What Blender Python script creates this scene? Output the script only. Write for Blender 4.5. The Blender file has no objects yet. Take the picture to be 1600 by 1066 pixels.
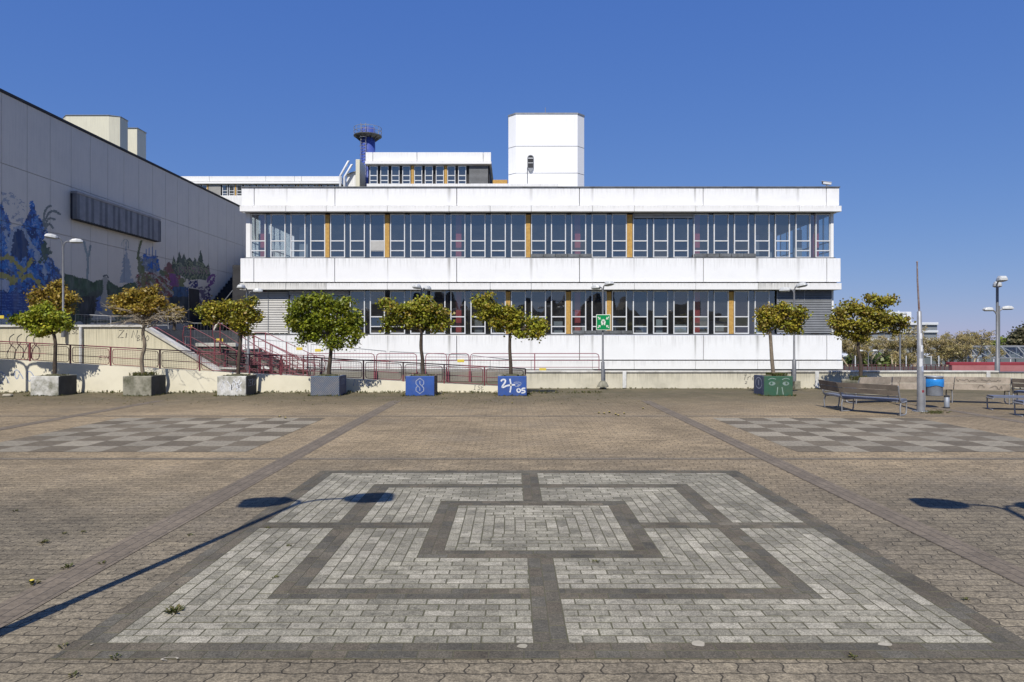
import bpy, math, random
import numpy as np
from mathutils import Vector
S = bpy.context.scene
COL = S.collection
R = math.radians
random.seed(7)
rng = np.random.default_rng(7)

# ------------------------------------------------------------------ camera, sky, sun
CZ, F, HY = 1.8, 1067.0, 528.5
cam = bpy.data.cameras.new('camera'); cam.lens = 24.0; cam.sensor_width = 36.0
cam.shift_y = -(533 - HY) / 1600.0; cam.clip_start = 0.05; cam.clip_end = 6000
camo = bpy.data.objects.new('camera', cam); COL.objects.link(camo)
camo.location = (0, 0, CZ); camo.rotation_euler = (R(90), 0, 0); S.camera = camo

SUN_AZ, SUN_EL = 14.0, 51.0            # light travels towards +Y, a little to +X
W = bpy.data.worlds.new('World'); S.world = W; W.use_nodes = True
wn = W.node_tree
sky = wn.nodes.new('ShaderNodeTexSky'); sky.sky_type = 'NISHITA'; sky.sun_disc = False
sky.sun_elevation = R(SUN_EL); sky.sun_rotation = R(180 + SUN_AZ)
sky.altitude = 0; sky.air_density = 1.0; sky.dust_density = 0.0; sky.ozone_density = 7.0
bg = wn.nodes['Background']; bg.inputs['Strength'].default_value = 0.105
# a deep polarised blue: each channel of the sky is compressed a little
_k = 0.105 * 2 ** 0.17
_sp = wn.nodes.new('ShaderNodeSeparateColor'); _cb = wn.nodes.new('ShaderNodeCombineColor')
wn.links.new(sky.outputs[0], _sp.inputs[0])
for _i, (_t, _p, _a) in enumerate(((0.95, 0.76, 0.423), (0.94, 0.57, 0.447), (1.16, 0.28, 0.624))):
    _pw = wn.nodes.new('ShaderNodeMath'); _pw.operation = 'POWER'; _pw.inputs[1].default_value = _p; wn.links.new(_sp.outputs[_i], _pw.inputs[0])
    _ml = wn.nodes.new('ShaderNodeMath'); _ml.operation = 'MULTIPLY'; _ml.inputs[1].default_value = _a * (_t * _k) ** _p / _k; wn.links.new(_pw.outputs[0], _ml.inputs[0])
    wn.links.new(_ml.outputs[0], _cb.inputs[_i])
wn.links.new(_cb.outputs[0], bg.inputs['Color'])
sl = bpy.data.lights.new('sun', 'SUN'); sl.energy = 4.7; sl.angle = R(0.5); sl.color = (1.0, 0.95, 0.86)
so = bpy.data.objects.new('sun', sl); COL.objects.link(so)
d = Vector((math.sin(R(SUN_AZ)) * math.cos(R(SUN_EL)), math.cos(R(SUN_AZ)) * math.cos(R(SUN_EL)), -math.sin(R(SUN_EL))))
so.rotation_euler = d.to_track_quat('-Z', 'Y').to_euler(); so.location = (-8, -20, 30)
vs = S.view_settings; S.display_settings.display_device = 'sRGB'
vs.view_transform = 'Standard'; vs.look = 'None'; vs.exposure = 0.17; vs.gamma = 1.0
S.cycles.max_bounces = 8; S.cycles.transparent_max_bounces = 16

def PX(x, Z): return (x - 800.0) * Z / F
def PH(y, Z): return CZ + (HY - y) * Z / F

# ------------------------------------------------------------------ materials
def newmat(name):
    m = bpy.data.materials.new(name); m.use_nodes = True
    nt = m.node_tree
    return m, nt, nt.nodes['Principled BSDF']
def nd(nt, t, **kw):
    n = nt.nodes.new(t)
    for k, v in kw.items():
        if k.startswith('_'): setattr(n, k[1:], v)
        else:
            key = k.replace('__', ' ')
            if key.isdigit(): key = int(key)
            if isinstance(v, bpy.types.NodeSocket): nt.links.new(v, n.inputs[key])
            else: n.inputs[key].default_value = v
    return n
def c4(c): return (c[0], c[1], c[2], 1.0)
def ramp(nt, fac, stops):
    r = nt.nodes.new('ShaderNodeValToRGB'); nt.links.new(fac, r.inputs[0])
    e = r.color_ramp.elements
    while len(e) < len(stops): e.new(0.5)
    for i, (p, c) in enumerate(stops):
        e[i].position = p; e[i].color = c4(c) if isinstance(c, tuple) else (c, c, c, 1)
    return r.outputs[0]
def mixc(nt, fac, a, b, mode='MIX'):
    n = nt.nodes.new('ShaderNodeMix'); n.data_type = 'RGBA'; n.blend_type = mode
    for s, v in ((0, fac), (6, a), (7, b)):
        if isinstance(v, bpy.types.NodeSocket): nt.links.new(v, n.inputs[s])
        else: n.inputs[s].default_value = v if s == 0 else c4(v)
    return n.outputs[2]
def mth(nt, op, a, b=0.0, c=0.0):
    n = nt.nodes.new('ShaderNodeMath'); n.operation = op
    for i, v in enumerate((a, b, c)):
        if isinstance(v, bpy.types.NodeSocket): nt.links.new(v, n.inputs[i])
        else: n.inputs[i].default_value = v
    return n.outputs[0]
def coords(nt, which='Object', scale=(1, 1, 1), rnd=False):
    tc = nt.nodes.new('ShaderNodeTexCoord')
    o = tc.outputs[which]
    mp = nd(nt, 'ShaderNodeMapping', Vector=o, Scale=scale)
    if rnd:
        oi = nt.nodes.new('ShaderNodeObjectInfo')
        v = nd(nt, 'ShaderNodeCombineXYZ', X=mth(nt, 'MULTIPLY', oi.outputs['Random'], 57.0), Y=mth(nt, 'MULTIPLY', oi.outputs['Random'], 31.0), Z=0.0)
        nt.links.new(v.outputs[0], mp.inputs['Location'])
    return mp.outputs[0]
def noise(nt, vec, scale, detail=4.0, rough=0.6):
    return nd(nt, 'ShaderNodeTexNoise', Vector=vec, Scale=scale, Detail=detail, Roughness=rough).outputs[0]
def bump(nt, b, h, strength=0.3, dist=0.01):
    n = nd(nt, 'ShaderNodeBump', Height=h, Strength=strength, Distance=dist)
    nt.links.new(n.outputs[0], b.inputs['Normal'])

def plain(name, c1, c2=None, scale=3.0, rough=0.7, metal=0.0, bmp=0.15, fine=60.0, lo=0.35, hi=0.68, dirt=None, dirt_amt=0.0, dirt_scale=1.2, spec=0.5):
    m, nt, b = newmat(name)
    v = coords(nt, 'Object', rnd=True)
    c2 = c2 or tuple(x * 0.82 for x in c1)
    col = ramp(nt, noise(nt, v, scale), [(lo, c1), (hi, c2)])
    f = noise(nt, v, fine, 3.0)
    col = mixc(nt, 0.35, col, ramp(nt, f, [(0.3, 0.55), (0.7, 1.0)]), 'MULTIPLY')
    if dirt:
        dm = ramp(nt, noise(nt, v, dirt_scale, 6.0, 0.7), [(0.46, 0.0), (0.64, dirt_amt)])
        col = mixc(nt, dm, col, dirt)
    nt.links.new(col, b.inputs['Base Color'])
    b.inputs['Roughness'].default_value = rough; b.inputs['Metallic'].default_value = metal
    b.inputs['Specular IOR Level'].default_value = spec
    if bmp: bump(nt, b, f, bmp, 0.004)
    return m

def streaked(name, base, dirt, amt=0.5, top=0.45, rough=0.55, xs=3.0, mott=0.10, seams=()):
    """painted / cast panel with rain streaks running down from its top edge"""
    m, nt, b = newmat(name)
    v = coords(nt, 'Object', (1, 1, 1))
    st = coords(nt, 'Object', (xs, xs, 0.10))
    g = nt.nodes.new('ShaderNodeTexCoord').outputs['Generated']
    sx = nd(nt, 'ShaderNodeSeparateXYZ', Vector=g).outputs[2]
    s1 = noise(nt, st, 2.2, 5.0, 0.7)
    reach = mth(nt, 'ADD', sx, mth(nt, 'MULTIPLY', mth(nt, 'SUBTRACT', s1, 0.5), 1.5))
    mask = ramp(nt, reach, [(1.0 - top, 0.0), (1.0, 1.0)])
    s2 = ramp(nt, noise(nt, st, 5.0, 6.0, 0.75), [(0.42, 0.0), (0.72, 1.0)])
    mk = mth(nt, 'MULTIPLY', mth(nt, 'MULTIPLY', mask, s2), amt)
    lowmk = mth(nt, 'MULTIPLY', ramp(nt, noise(nt, v, 0.9, 5.0, 0.65), [(0.45, 0.0), (0.75, 1.0)]), mott)
    col = mixc(nt, lowmk, base, dirt)
    col = mixc(nt, mk, col, dirt)
    if seams:
        sxx = nd(nt, 'ShaderNodeSeparateXYZ', Vector=nt.nodes.new('ShaderNodeTexCoord').outputs['Object']).outputs[0]
        tot = None
        for i, (xi, w, a) in enumerate(seams):
            pz = mth(nt, 'MULTIPLY', mth(nt, 'MAXIMUM', mth(nt, 'SUBTRACT', 1.0, mth(nt, 'DIVIDE', mth(nt, 'ABSOLUTE', mth(nt, 'SUBTRACT', sxx, xi)), w)), 0.0), a)
            tot = pz if tot is None else mth(nt, 'MAXIMUM', tot, pz)
        fade = ramp(nt, mth(nt, 'ADD', sx, mth(nt, 'MULTIPLY', mth(nt, 'SUBTRACT', s1, 0.5), 1.2)), [(0.1, 0.12), (1.0, 1.0)])
        col = mixc(nt, mth(nt, 'MULTIPLY', tot, fade), col, dirt)
    fine = noise(nt, v, 35.0, 3.0)
    col = mixc(nt, 0.12, col, ramp(nt, fine, [(0.3, 0.6), (0.7, 1.0)]), 'MULTIPLY')
    nt.links.new(col, b.inputs['Base Color']); b.inputs['Roughness'].default_value = rough
    bump(nt, b, fine, 0.08, 0.003)
    return m

def attrmat(name, rough=0.7, mult=None, nscale=40.0, namt=0.4, bmp=0.2, translucent=0.0, spec=0.5):
    m, nt, b = newmat(name)
    a = nt.nodes.new('ShaderNodeAttribute'); a.attribute_name = 'Col'
    v = coords(nt, 'Object')
    f = noise(nt, v, nscale, 4.0, 0.7)
    col = mixc(nt, namt, a.outputs[0], ramp(nt, f, [(0.3, 0.35), (0.7, 1.0)]), 'MULTIPLY')
    nt.links.new(col, b.inputs['Base Color']); b.inputs['Roughness'].default_value = rough
    b.inputs['Specular IOR Level'].default_value = spec
    if bmp: bump(nt, b, f, bmp, 0.004)
    if translucent:
        t = nt.nodes.new('ShaderNodeBsdfTranslucent'); nt.links.new(col, t.inputs[0])
        mx = nd(nt, 'ShaderNodeMixShader', **{'0': translucent})
        nt.links.new(b.outputs[0], mx.inputs[1]); nt.links.new(t.outputs[0], mx.inputs[2])
        nt.links.new(mx.outputs[0], nt.nodes['Material Output'].inputs[0])
    return m

def glassmat(name, refl=0.2, tint=(0.55, 0.6, 0.62), ior=1.0):
    m, nt, b = newmat(name); nt.nodes.remove(b)
    v = coords(nt, 'Object')
    gl = nd(nt, 'ShaderNodeBsdfGlossy', Roughness=0.015, Color=c4((1.0, 0.99, 0.96)))
    bm = nd(nt, 'ShaderNodeBump', Height=noise(nt, v, 1.3, 2.0), Strength=0.05, Distance=0.02)
    nt.links.new(bm.outputs[0], gl.inputs['Normal'])
    tr = nd(nt, 'ShaderNodeBsdfTransparent', Color=c4(tint))
    fr = nd(nt, 'ShaderNodeLayerWeight', Blend=0.5)
    fac = mth(nt, 'MINIMUM', mth(nt, 'ADD', mth(nt, 'POWER', fr.outputs['Facing'], 5.0), refl + 0.04), 1.0)
    mx = nd(nt, 'ShaderNodeMixShader', **{'0': fac})
    nt.links.new(tr.outputs[0], mx.inputs[1]); nt.links.new(gl.outputs[0], mx.inputs[2])
    # a thin film of dust on the panes
    df = nd(nt, 'ShaderNodeBsdfDiffuse', Color=c4((0.45, 0.45, 0.43)))
    dm = mth(nt, 'MULTIPLY', ramp(nt, noise(nt, v, 2.5, 6.0, 0.7), [(0.35, 0.35), (0.75, 1.0)]), 0.055)
    mx2 = nd(nt, 'ShaderNodeMixShader', **{'0': dm})
    nt.links.new(mx.outputs[0], mx2.inputs[1]); nt.links.new(df.outputs[0], mx2.inputs[2])
    nt.links.new(mx2.outputs[0], nt.nodes['Material Output'].inputs[0])
    return m

M = {}
_rs = random.Random(4)
M['white_panel'] = streaked('white_panel', (0.83, 0.83, 0.83), (0.20, 0.19, 0.17), 0.42, 0.42, mott=0.08, seams=[(PX(x, 34.0), _rs.uniform(0.05, 0.13), _rs.uniform(0.4, 0.9)) for x in (448, 511, 606, 702, 830, 925.5, 990.5, 1086, 1183, 1247)])
M['white_plain'] = streaked('white_plain', (0.81, 0.805, 0.79), (0.24, 0.23, 0.20), 0.4, 0.6, mott=0.10)
M['stained'] = streaked('stained', (0.74, 0.73, 0.69), (0.10, 0.095, 0.085), 0.95, 1.3, xs=5.0, mott=0.25)
M['tower'] = streaked('tower', (0.83, 0.83, 0.83), (0.45, 0.44, 0.42), 0.2, 0.35, mott=0.04)
M['cream_tower'] = streaked('cream_tower', (0.66, 0.63, 0.49), (0.35, 0.33, 0.27), 0.4, 0.4, mott=0.1)
M['frame'] = plain('frame', (0.74, 0.75, 0.76), (0.62, 0.63, 0.64), 2.0, 0.4, bmp=0.03)
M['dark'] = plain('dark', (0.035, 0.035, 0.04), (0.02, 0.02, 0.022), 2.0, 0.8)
M['grey_metal'] = plain('grey_metal', (0.30, 0.31, 0.32), (0.22, 0.23, 0.24), 4.0, 0.45, 0.3, bmp=0.05)
M['sill'] = plain('sill', (0.20, 0.21, 0.22), (0.13, 0.135, 0.14), 5.0, 0.5, 0.2, dirt=(0.08, 0.08, 0.07), dirt_amt=0.7)
M['blind_light'] = plain('blind_light', (0.50, 0.49, 0.46), (0.42, 0.41, 0.385), 2.0, 0.5, bmp=0.0)
M['blind_dark'] = plain('blind_dark', (0.22, 0.23, 0.245), (0.17, 0.18, 0.19), 2.0, 0.5, bmp=0.0)
M['ply'] = plain('ply', (0.56, 0.34, 0.085), (0.42, 0.23, 0.05), 9.0, 0.7, bmp=0.1, fine=30)
M['glass'] = glassmat('glass', 0.185, (0.70, 0.75, 0.77))
M['glass_low'] = glassmat('glass_low', 0.13, (0.70, 0.74, 0.75))
M['glass_clear'] = glassmat('glass_clear', 0.08, (0.75, 0.82, 0.82))
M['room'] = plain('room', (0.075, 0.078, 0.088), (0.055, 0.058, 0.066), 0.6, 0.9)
M['curtain'] = plain('curtain', (0.34, 0.38, 0.42), (0.26, 0.30, 0.34), 3.0, 0.9, bmp=0.0)
M['red_column'] = plain('red_column', (0.46, 0.065, 0.07), (0.38, 0.05, 0.055), 2.0, 0.6)
M['grey_wall'] = streaked('grey_wall', (0.62, 0.57, 0.49), (0.30, 0.29, 0.27), 0.35, 0.5, mott=0.15)
M['louvre'] = plain('louvre', (0.34, 0.33, 0.32), (0.25, 0.245, 0.24), 2.0, 0.6, 0.1)
M['louvre_dark'] = plain('louvre_dark', (0.21, 0.205, 0.205), (0.15, 0.148, 0.148), 2.0, 0.6, 0.1)
M['mural'] = attrmat('mural', 0.75, nscale=25.0, namt=0.25, bmp=0.05)
M['cream_wall'] = streaked('cream_wall', (0.60, 0.55, 0.40), (0.13, 0.12, 0.075), 0.75, 0.45, rough=0.85, xs=4.0, mott=0.35)
M['cream_bright'] = streaked('cream_bright', (0.74, 0.69, 0.54), (0.28, 0.26, 0.18), 0.6, 0.25, rough=0.85, xs=3.0, mott=0.25)
M['concrete_wall'] = streaked('concrete_wall', (0.62, 0.58, 0.46), (0.11, 0.105, 0.07), 0.75, 0.6, rough=0.9, xs=5.0, mott=0.4)
M['coping'] = plain('coping', (0.70, 0.68, 0.62), (0.5, 0.48, 0.43), 3.0, 0.6, dirt=(0.2, 0.19, 0.15), dirt_amt=0.5)
M['pipe_white'] = plain('pipe_white', (0.74, 0.74, 0.72), (0.55, 0.55, 0.52), 4.0, 0.45, dirt=(0.3, 0.28, 0.24), dirt_amt=0.6, dirt_scale=3.0)
M['red_rail'] = plain('red_rail', (0.20, 0.042, 0.055), (0.13, 0.026, 0.036), 4.0, 0.5, bmp=0.05)
M['pink_rail'] = plain('pink_rail', (0.29, 0.085, 0.11), (0.23, 0.06, 0.08), 4.0, 0.5, bmp=0.05)
M['wire'] = plain('wire', (0.20, 0.10, 0.08), (0.14, 0.08, 0.07), 4.0, 0.5, bmp=0.0)
M['galv'] = plain('galv', (0.33, 0.335, 0.345), (0.25, 0.255, 0.265), 6.0, 0.5, 0.3, bmp=0.05)
M['pole_grey'] = plain('pole_grey', (0.19, 0.195, 0.205), (0.14, 0.145, 0.155), 6.0, 0.55, 0.2, bmp=0.05)
M['galv_dark'] = plain('galv_dark', (0.24, 0.25, 0.27), (0.18, 0.19, 0.2), 6.0, 0.5, 0.4, bmp=0.05)
M['lamp_head'] = plain('lamp_head', (0.60, 0.61, 0.60), (0.48, 0.49, 0.48), 5.0, 0.4, bmp=0.03)
M['lamp_under'] = plain('lamp_under', (0.32, 0.34, 0.33), (0.25, 0.26, 0.26), 8.0, 0.3, bmp=0.0)
M['conc'] = plain('conc', (0.36, 0.34, 0.27), (0.20, 0.19, 0.14), 2.2, 0.9, bmp=0.3, dirt=(0.06, 0.062, 0.03), dirt_amt=0.85, dirt_scale=1.7)
M['conc_white'] = plain('conc_white', (0.68, 0.67, 0.63), (0.40, 0.385, 0.33), 3.0, 0.85, bmp=0.25, dirt=(0.10, 0.10, 0.055), dirt_amt=0.8, dirt_scale=2.2)
M['conc_dark'] = plain('conc_dark', (0.085, 0.082, 0.068), (0.05, 0.049, 0.04), 2.5, 0.9, bmp=0.25)  # darker concrete copy; puts the shade of the planter sides into the colour
M['blue_paint'] = plain('blue_paint', (0.032, 0.10, 0.37), (0.026, 0.078, 0.30), 3.0, 0.55, bmp=0.08, dirt=(0.12, 0.12, 0.12), dirt_amt=0.25, dirt_scale=4)
M['greyblue_paint'] = plain('greyblue_paint', (0.065, 0.115, 0.185), (0.05, 0.09, 0.15), 3.0, 0.6, bmp=0.1, dirt=(0.2, 0.19, 0.16), dirt_amt=0.3, dirt_scale=4)
M['navy_paint'] = plain('navy_paint', (0.03, 0.055, 0.14), (0.025, 0.04, 0.09), 4.0, 0.6, bmp=0.1, dirt=(0.1, 0.12, 0.2), dirt_amt=0.5, dirt_scale=4)
M['green_paint'] = plain('green_paint', (0.036, 0.115, 0.066), (0.028, 0.09, 0.054), 4.0, 0.55, bmp=0.1, dirt=(0.12, 0.14, 0.08), dirt_amt=0.3, dirt_scale=4)
M['brown_paint'] = plain('brown_paint', (0.13, 0.095, 0.06), (0.08, 0.06, 0.04), 3.0, 0.85, bmp=0.2)
M['stripe'] = plain('stripe', (0.25, 0.22, 0.21), (0.17, 0.165, 0.17), 9.0, 0.7, bmp=0.05)
M['spray_white'] = plain('spray_white', (0.78, 0.79, 0.8), (0.6, 0.62, 0.66), 12.0, 0.6, bmp=0.0)
M['spray_grey'] = plain('spray_grey', (0.42, 0.46, 0.56), (0.3, 0.34, 0.46), 12.0, 0.6, bmp=0.0)
M['spray_dim'] = plain('spray_dim', (0.25, 0.32, 0.30), (0.17, 0.24, 0.21), 12.0, 0.6, bmp=0.0)
M['spray_black'] = plain('spray_black', (0.03, 0.03, 0.035), (0.05, 0.05, 0.05), 12.0, 0.6, bmp=0.0)
M['spray_pale'] = plain('spray_pale', (0.30, 0.38, 0.34), (0.22, 0.3, 0.26), 12.0, 0.6, bmp=0.0)
M['soil'] = plain('soil', (0.09, 0.075, 0.045), (0.07, 0.085, 0.03), 9.0, 0.95, bmp=0.5)
M['bark'] = plain('bark', (0.085, 0.062, 0.043), (0.042, 0.031, 0.022), 9.0, 0.9, bmp=0.6, fine=25)
M['bark_pale'] = plain('bark_pale', (0.26, 0.21, 0.15), (0.14, 0.11, 0.08), 8.0, 0.9, bmp=0.6, fine=25)
M['twig'] = plain('twig', (0.46, 0.39, 0.28), (0.36, 0.30, 0.21), 8.0, 0.9, bmp=0.0)
M['leaf'] = attrmat('leaf', 0.45, nscale=9.0, namt=0.25, bmp=0.0, translucent=0.32, spec=0.35)
M['weed'] = attrmat('weed', 0.6, nscale=9.0, namt=0.2, bmp=0.0, translucent=0.25)
M['sign_green'] = plain('sign_green', (0.0, 0.27, 0.075), (0.0, 0.24, 0.065), 2.0, 0.35, bmp=0.0)
M['sign_white'] = plain('sign_white', (0.8, 0.82, 0.74), (0.74, 0.76, 0.66), 4.0, 0.4, bmp=0.0)
M['yellow'] = plain('yellow', (0.74, 0.58, 0.08), (0.66, 0.5, 0.06), 4.0, 0.5, bmp=0.0)
M['wood'] = plain('wood', (0.62, 0.53, 0.43), (0.46, 0.39, 0.31), 3.0, 0.85, bmp=0.3, fine=30, dirt=(0.12, 0.10, 0.08), dirt_amt=0.5)
M['wood_dark'] = plain('wood_dark', (0.20, 0.165, 0.13), (0.13, 0.105, 0.085), 3.0, 0.85, bmp=0.3, fine=30, dirt=(0.08, 0.07, 0.06), dirt_amt=0.6)
M['seat_metal'] = plain('seat_metal', (0.20, 0.22, 0.28), (0.13, 0.145, 0.19), 5.0, 0.5, 0.2, bmp=0.1)
M['bin_grey'] = plain('bin_grey', (0.33, 0.36, 0.41), (0.25, 0.275, 0.31), 7.0, 0.5, 0.3, bmp=0.1)
M['bag_blue'] = plain('bag_blue', (0.03, 0.25, 0.66), (0.02, 0.2, 0.55), 6.0, 0.28, bmp=0.5, fine=14)
M['rust'] = plain('rust', (0.17, 0.09, 0.07), (0.28, 0.27, 0.27), 9.0, 0.8, bmp=0.2)
M['chimney_blue'] = plain('chimney_blue', (0.06, 0.10, 0.38), (0.05, 0.085, 0.32), 1.0, 0.45, bmp=0.03)
M['deck_under'] = plain('deck_under', (0.10, 0.10, 0.085), (0.07, 0.07, 0.06), 2.0, 0.7)
M['terrace'] = plain('terrace', (0.28, 0.26, 0.22), (0.2, 0.19, 0.16), 1.0, 0.9)
M['stone_stair'] = plain('stone_stair', (0.15, 0.135, 0.12), (0.10, 0.092, 0.08), 2.0, 0.9)
M['deck_rail'] = plain('deck_rail', (0.14, 0.05, 0.055), (0.10, 0.035, 0.04), 3.0, 0.6, bmp=0.0)
M['red_wall'] = plain('red_wall', (0.28, 0.035, 0.05), (0.22, 0.03, 0.04), 2.0, 0.7)
M['pink_wall'] = plain('pink_wall', (0.42, 0.17, 0.17), (0.34, 0.13, 0.13), 2.0, 0.7)
M['far_white'] = plain('far_white', (0.66, 0.68, 0.70), (0.6, 0.62, 0.64), 0.3, 0.6, bmp=0.0)
M['far_glass'] = plain('far_glass', (0.20, 0.22, 0.24), (0.26, 0.27, 0.28), 0.3, 0.3, bmp=0.0)
M['stone'] = plain('stone', (0.42, 0.38, 0.30), (0.3, 0.27, 0.2), 6.0, 0.9, bmp=0.4)
M['dark_brick'] = plain('dark_brick', (0.11, 0.10, 0.10), (0.08, 0.072, 0.072), 2.0, 0.8)
M['van_white'] = plain('van_white', (0.7, 0.71, 0.72), (0.66, 0.67, 0.68), 2.0, 0.3, bmp=0.0)

# ------------------------------------------------------------------ mesh builder
class MB:
    def __init__(self): self.v = []; self.f = []; self.m = []; self.s = []; self.c = []; self.mats = []; self.col = None
    def _mi(self, mat):
        if mat not in self.mats: self.mats.append(mat)
        return self.mats.index(mat)
    def face(self, pts, mat, smooth=False):
        n = len(self.v); self.v.extend([tuple(p) for p in pts]); self.f.append(tuple(range(n, n + len(pts))))
        self.m.append(self._mi(mat)); self.s.append(smooth); self.c.append(self.col)
    def faces(self, vs, fs, mat, smooth=False):
        n = len(self.v); self.v.extend([tuple(p) for p in vs]); mi = self._mi(mat)
        for f in fs: self.f.append(tuple(i + n for i in f)); self.m.append(mi); self.s.append(smooth); self.c.append(self.col)
    def box(self, x0, x1, y0, y1, z0, z1, mat, ch=0.0):
        if ch <= 0:
            vs = [(x, y, z) for z in (z0, z1) for y in (y0, y1) for x in (x0, x1)]
            fs = [(0, 2, 3, 1), (4, 5, 7, 6), (0, 1, 5, 4), (2, 6, 7, 3), (0, 4, 6, 2), (1, 3, 7, 5)]
            self.faces(vs, fs, mat)
        else:
            self.obox(((x0 + x1) / 2, (y0 + y1) / 2, (z0 + z1) / 2), (1, 0, 0), (0, 1, 0), (0, 0, 1), (x1 - x0) / 2, (y1 - y0) / 2, (z1 - z0) / 2, mat, ch)
    def obox(self, c, ax, ay, az, hx, hy, hz, mat, ch=0.0):
        c = Vector(c); A = [Vector(ax) , Vector(ay), Vector(az)]; H = [hx, hy, hz]
        if ch <= 0:
            vs = [c + A[0] * hx * i + A[1] * hy * j + A[2] * hz * k for k in (-1, 1) for j in (-1, 1) for i in (-1, 1)]
            self.faces(vs, [(0, 2, 3, 1), (4, 5, 7, 6), (0, 1, 5, 4), (2, 6, 7, 3), (0, 4, 6, 2), (1, 3, 7, 5)], mat); return
        idx = {}; vs = []
        for k in (-1, 1):
            for j in (-1, 1):
                for i in (-1, 1):
                    s = (i, j, k)
                    for a in range(3):
                        p = c.copy()
                        for b in range(3): p = p + A[b] * s[b] * (H[b] - (0 if b == a else ch))
                        idx[(s, a)] = len(vs); vs.append(p)
        fs = []
        for a in range(3):
            b, e = [(1, 2), (2, 0), (0, 1)][a]
            for sg in (-1, 1):
                q = []
                for (u, w) in ((-1, -1), (1, -1), (1, 1), (-1, 1)):
                    s = [0, 0, 0]; s[a] = sg; s[b] = u; s[e] = w; q.append(idx[(tuple(s), a)])
                fs.append(tuple(q if sg > 0 else q[::-1]))
        for a in range(3):
            b, e = [(1, 2), (2, 0), (0, 1)][a]
            for u in (-1, 1):
                for w in (-1, 1):
                    s0 = [0, 0, 0]; s0[a] = -1; s0[b] = u; s0[e] = w; s1 = list(s0); s1[a] = 1
                    q = [idx[(tuple(s0), b)], idx[(tuple(s1), b)], idx[(tuple(s1), e)], idx[(tuple(s0), e)]]
                    fs.append(tuple(q if u * w < 0 else q[::-1]))
        for k in (-1, 1):
            for j in (-1, 1):
                for i in (-1, 1):
                    s = (i, j, k); q = [idx[(s, 0)], idx[(s, 1)], idx[(s, 2)]]
                    fs.append(tuple(q if i * j * k > 0 else q[::-1]))
        self.faces(vs, fs, mat)
    def tube(self, pts, r, mat, n=8, cap=True):
        pts = [Vector(p) for p in pts]; rs = r if isinstance(r, (list, tuple)) else [r] * len(pts)
        vs = []; up = None
        for i, p in enumerate(pts):
            t = (pts[min(i + 1, len(pts) - 1)] - pts[max(i - 1, 0)]).normalized()
            if up is None: up = Vector((0, 0, 1)) if abs(t.z) < 0.9 else Vector((1, 0, 0))
            a = t.cross(up).normalized(); b = a.cross(t).normalized(); up = b
            for k in range(n):
                th = 2 * math.pi * k / n
                vs.append(p + (a * math.cos(th) + b * math.sin(th)) * rs[i])
        fs = []
        for i in range(len(pts) - 1):
            for k in range(n):
                k2 = (k + 1) % n; fs.append((i * n + k, i * n + k2, (i + 1) * n + k2, (i + 1) * n + k))
        self.faces(vs, fs, mat, n > 4)
        if cap:
            self.face([vs[k] for k in range(n)][::-1], mat); self.face([vs[(len(pts) - 1) * n + k] for k in range(n)], mat)
    def lathe(self, c, prof, mat, n=24, smooth=True):
        vs = []; fs = []
        for (r, z) in prof:
            for k in range(n):
                th = 2 * math.pi * k / n; vs.append((c[0] + r * math.cos(th), c[1] + r * math.sin(th), c[2] + z))
        for i in range(len(prof) - 1):
            for k in range(n):
                k2 = (k + 1) % n; fs.append((i * n + k, i * n + k2, (i + 1) * n + k2, (i + 1) * n + k))
        self.faces(vs, fs, mat, smooth)
    def prism(self, poly, z0, z1, mat):
        n = len(poly); vs = [(x, y, z0) for x, y in poly] + [(x, y, z1) for x, y in poly]
        fs = [tuple(range(n))[::-1], tuple(range(n, 2 * n))] + [(i, (i + 1) % n, n + (i + 1) % n, n + i) for i in range(n)]
        self.faces(vs, fs, mat)
    def prism_y(self, poly, y0, y1, mat):   # polygon in xz
        n = len(poly); vs = [(x, y0, z) for x, z in poly] + [(x, y1, z) for x, z in poly]
        fs = [tuple(range(n)), tuple(range(n, 2 * n))[::-1]] + [((i + 1) % n, i, n + i, n + (i + 1) % n) for i in range(n)]
        self.faces(vs, fs, mat)
    def prism_x(self, poly, x0, x1, mat):   # polygon in yz
        n = len(poly); vs = [(x0, y, z) for y, z in poly] + [(x1, y, z) for y, z in poly]
        fs = [tuple(range(n))[::-1], tuple(range(n, 2 * n))] + [(i, (i + 1) % n, n + (i + 1) % n, n + i) for i in range(n)]
        self.faces(vs, fs, mat)
    def ribbon(self, pts2, w, place, mat):
        """flat painted stroke: pts2 in surface coordinates, place(u, v) -> 3D point"""
        P = [Vector((p[0], p[1])) for p in pts2]
        L = []; Rr = []
        for i, p in enumerate(P):
            t = (P[min(i + 1, len(P) - 1)] - P[max(i - 1, 0)])
            if t.length < 1e-9: t = Vector((1, 0))
            t.normalize(); nrm = Vector((-t.y, t.x)) * (w / 2) * (1.0 + 0.12 * math.sin(i * 2.1))
            L.append(p + nrm); Rr.append(p - nrm)
        for i in range(len(P) - 1):
            self.face([place(*Rr[i]), place(*Rr[i + 1]), place(*L[i + 1]), place(*L[i])], mat)
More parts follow.
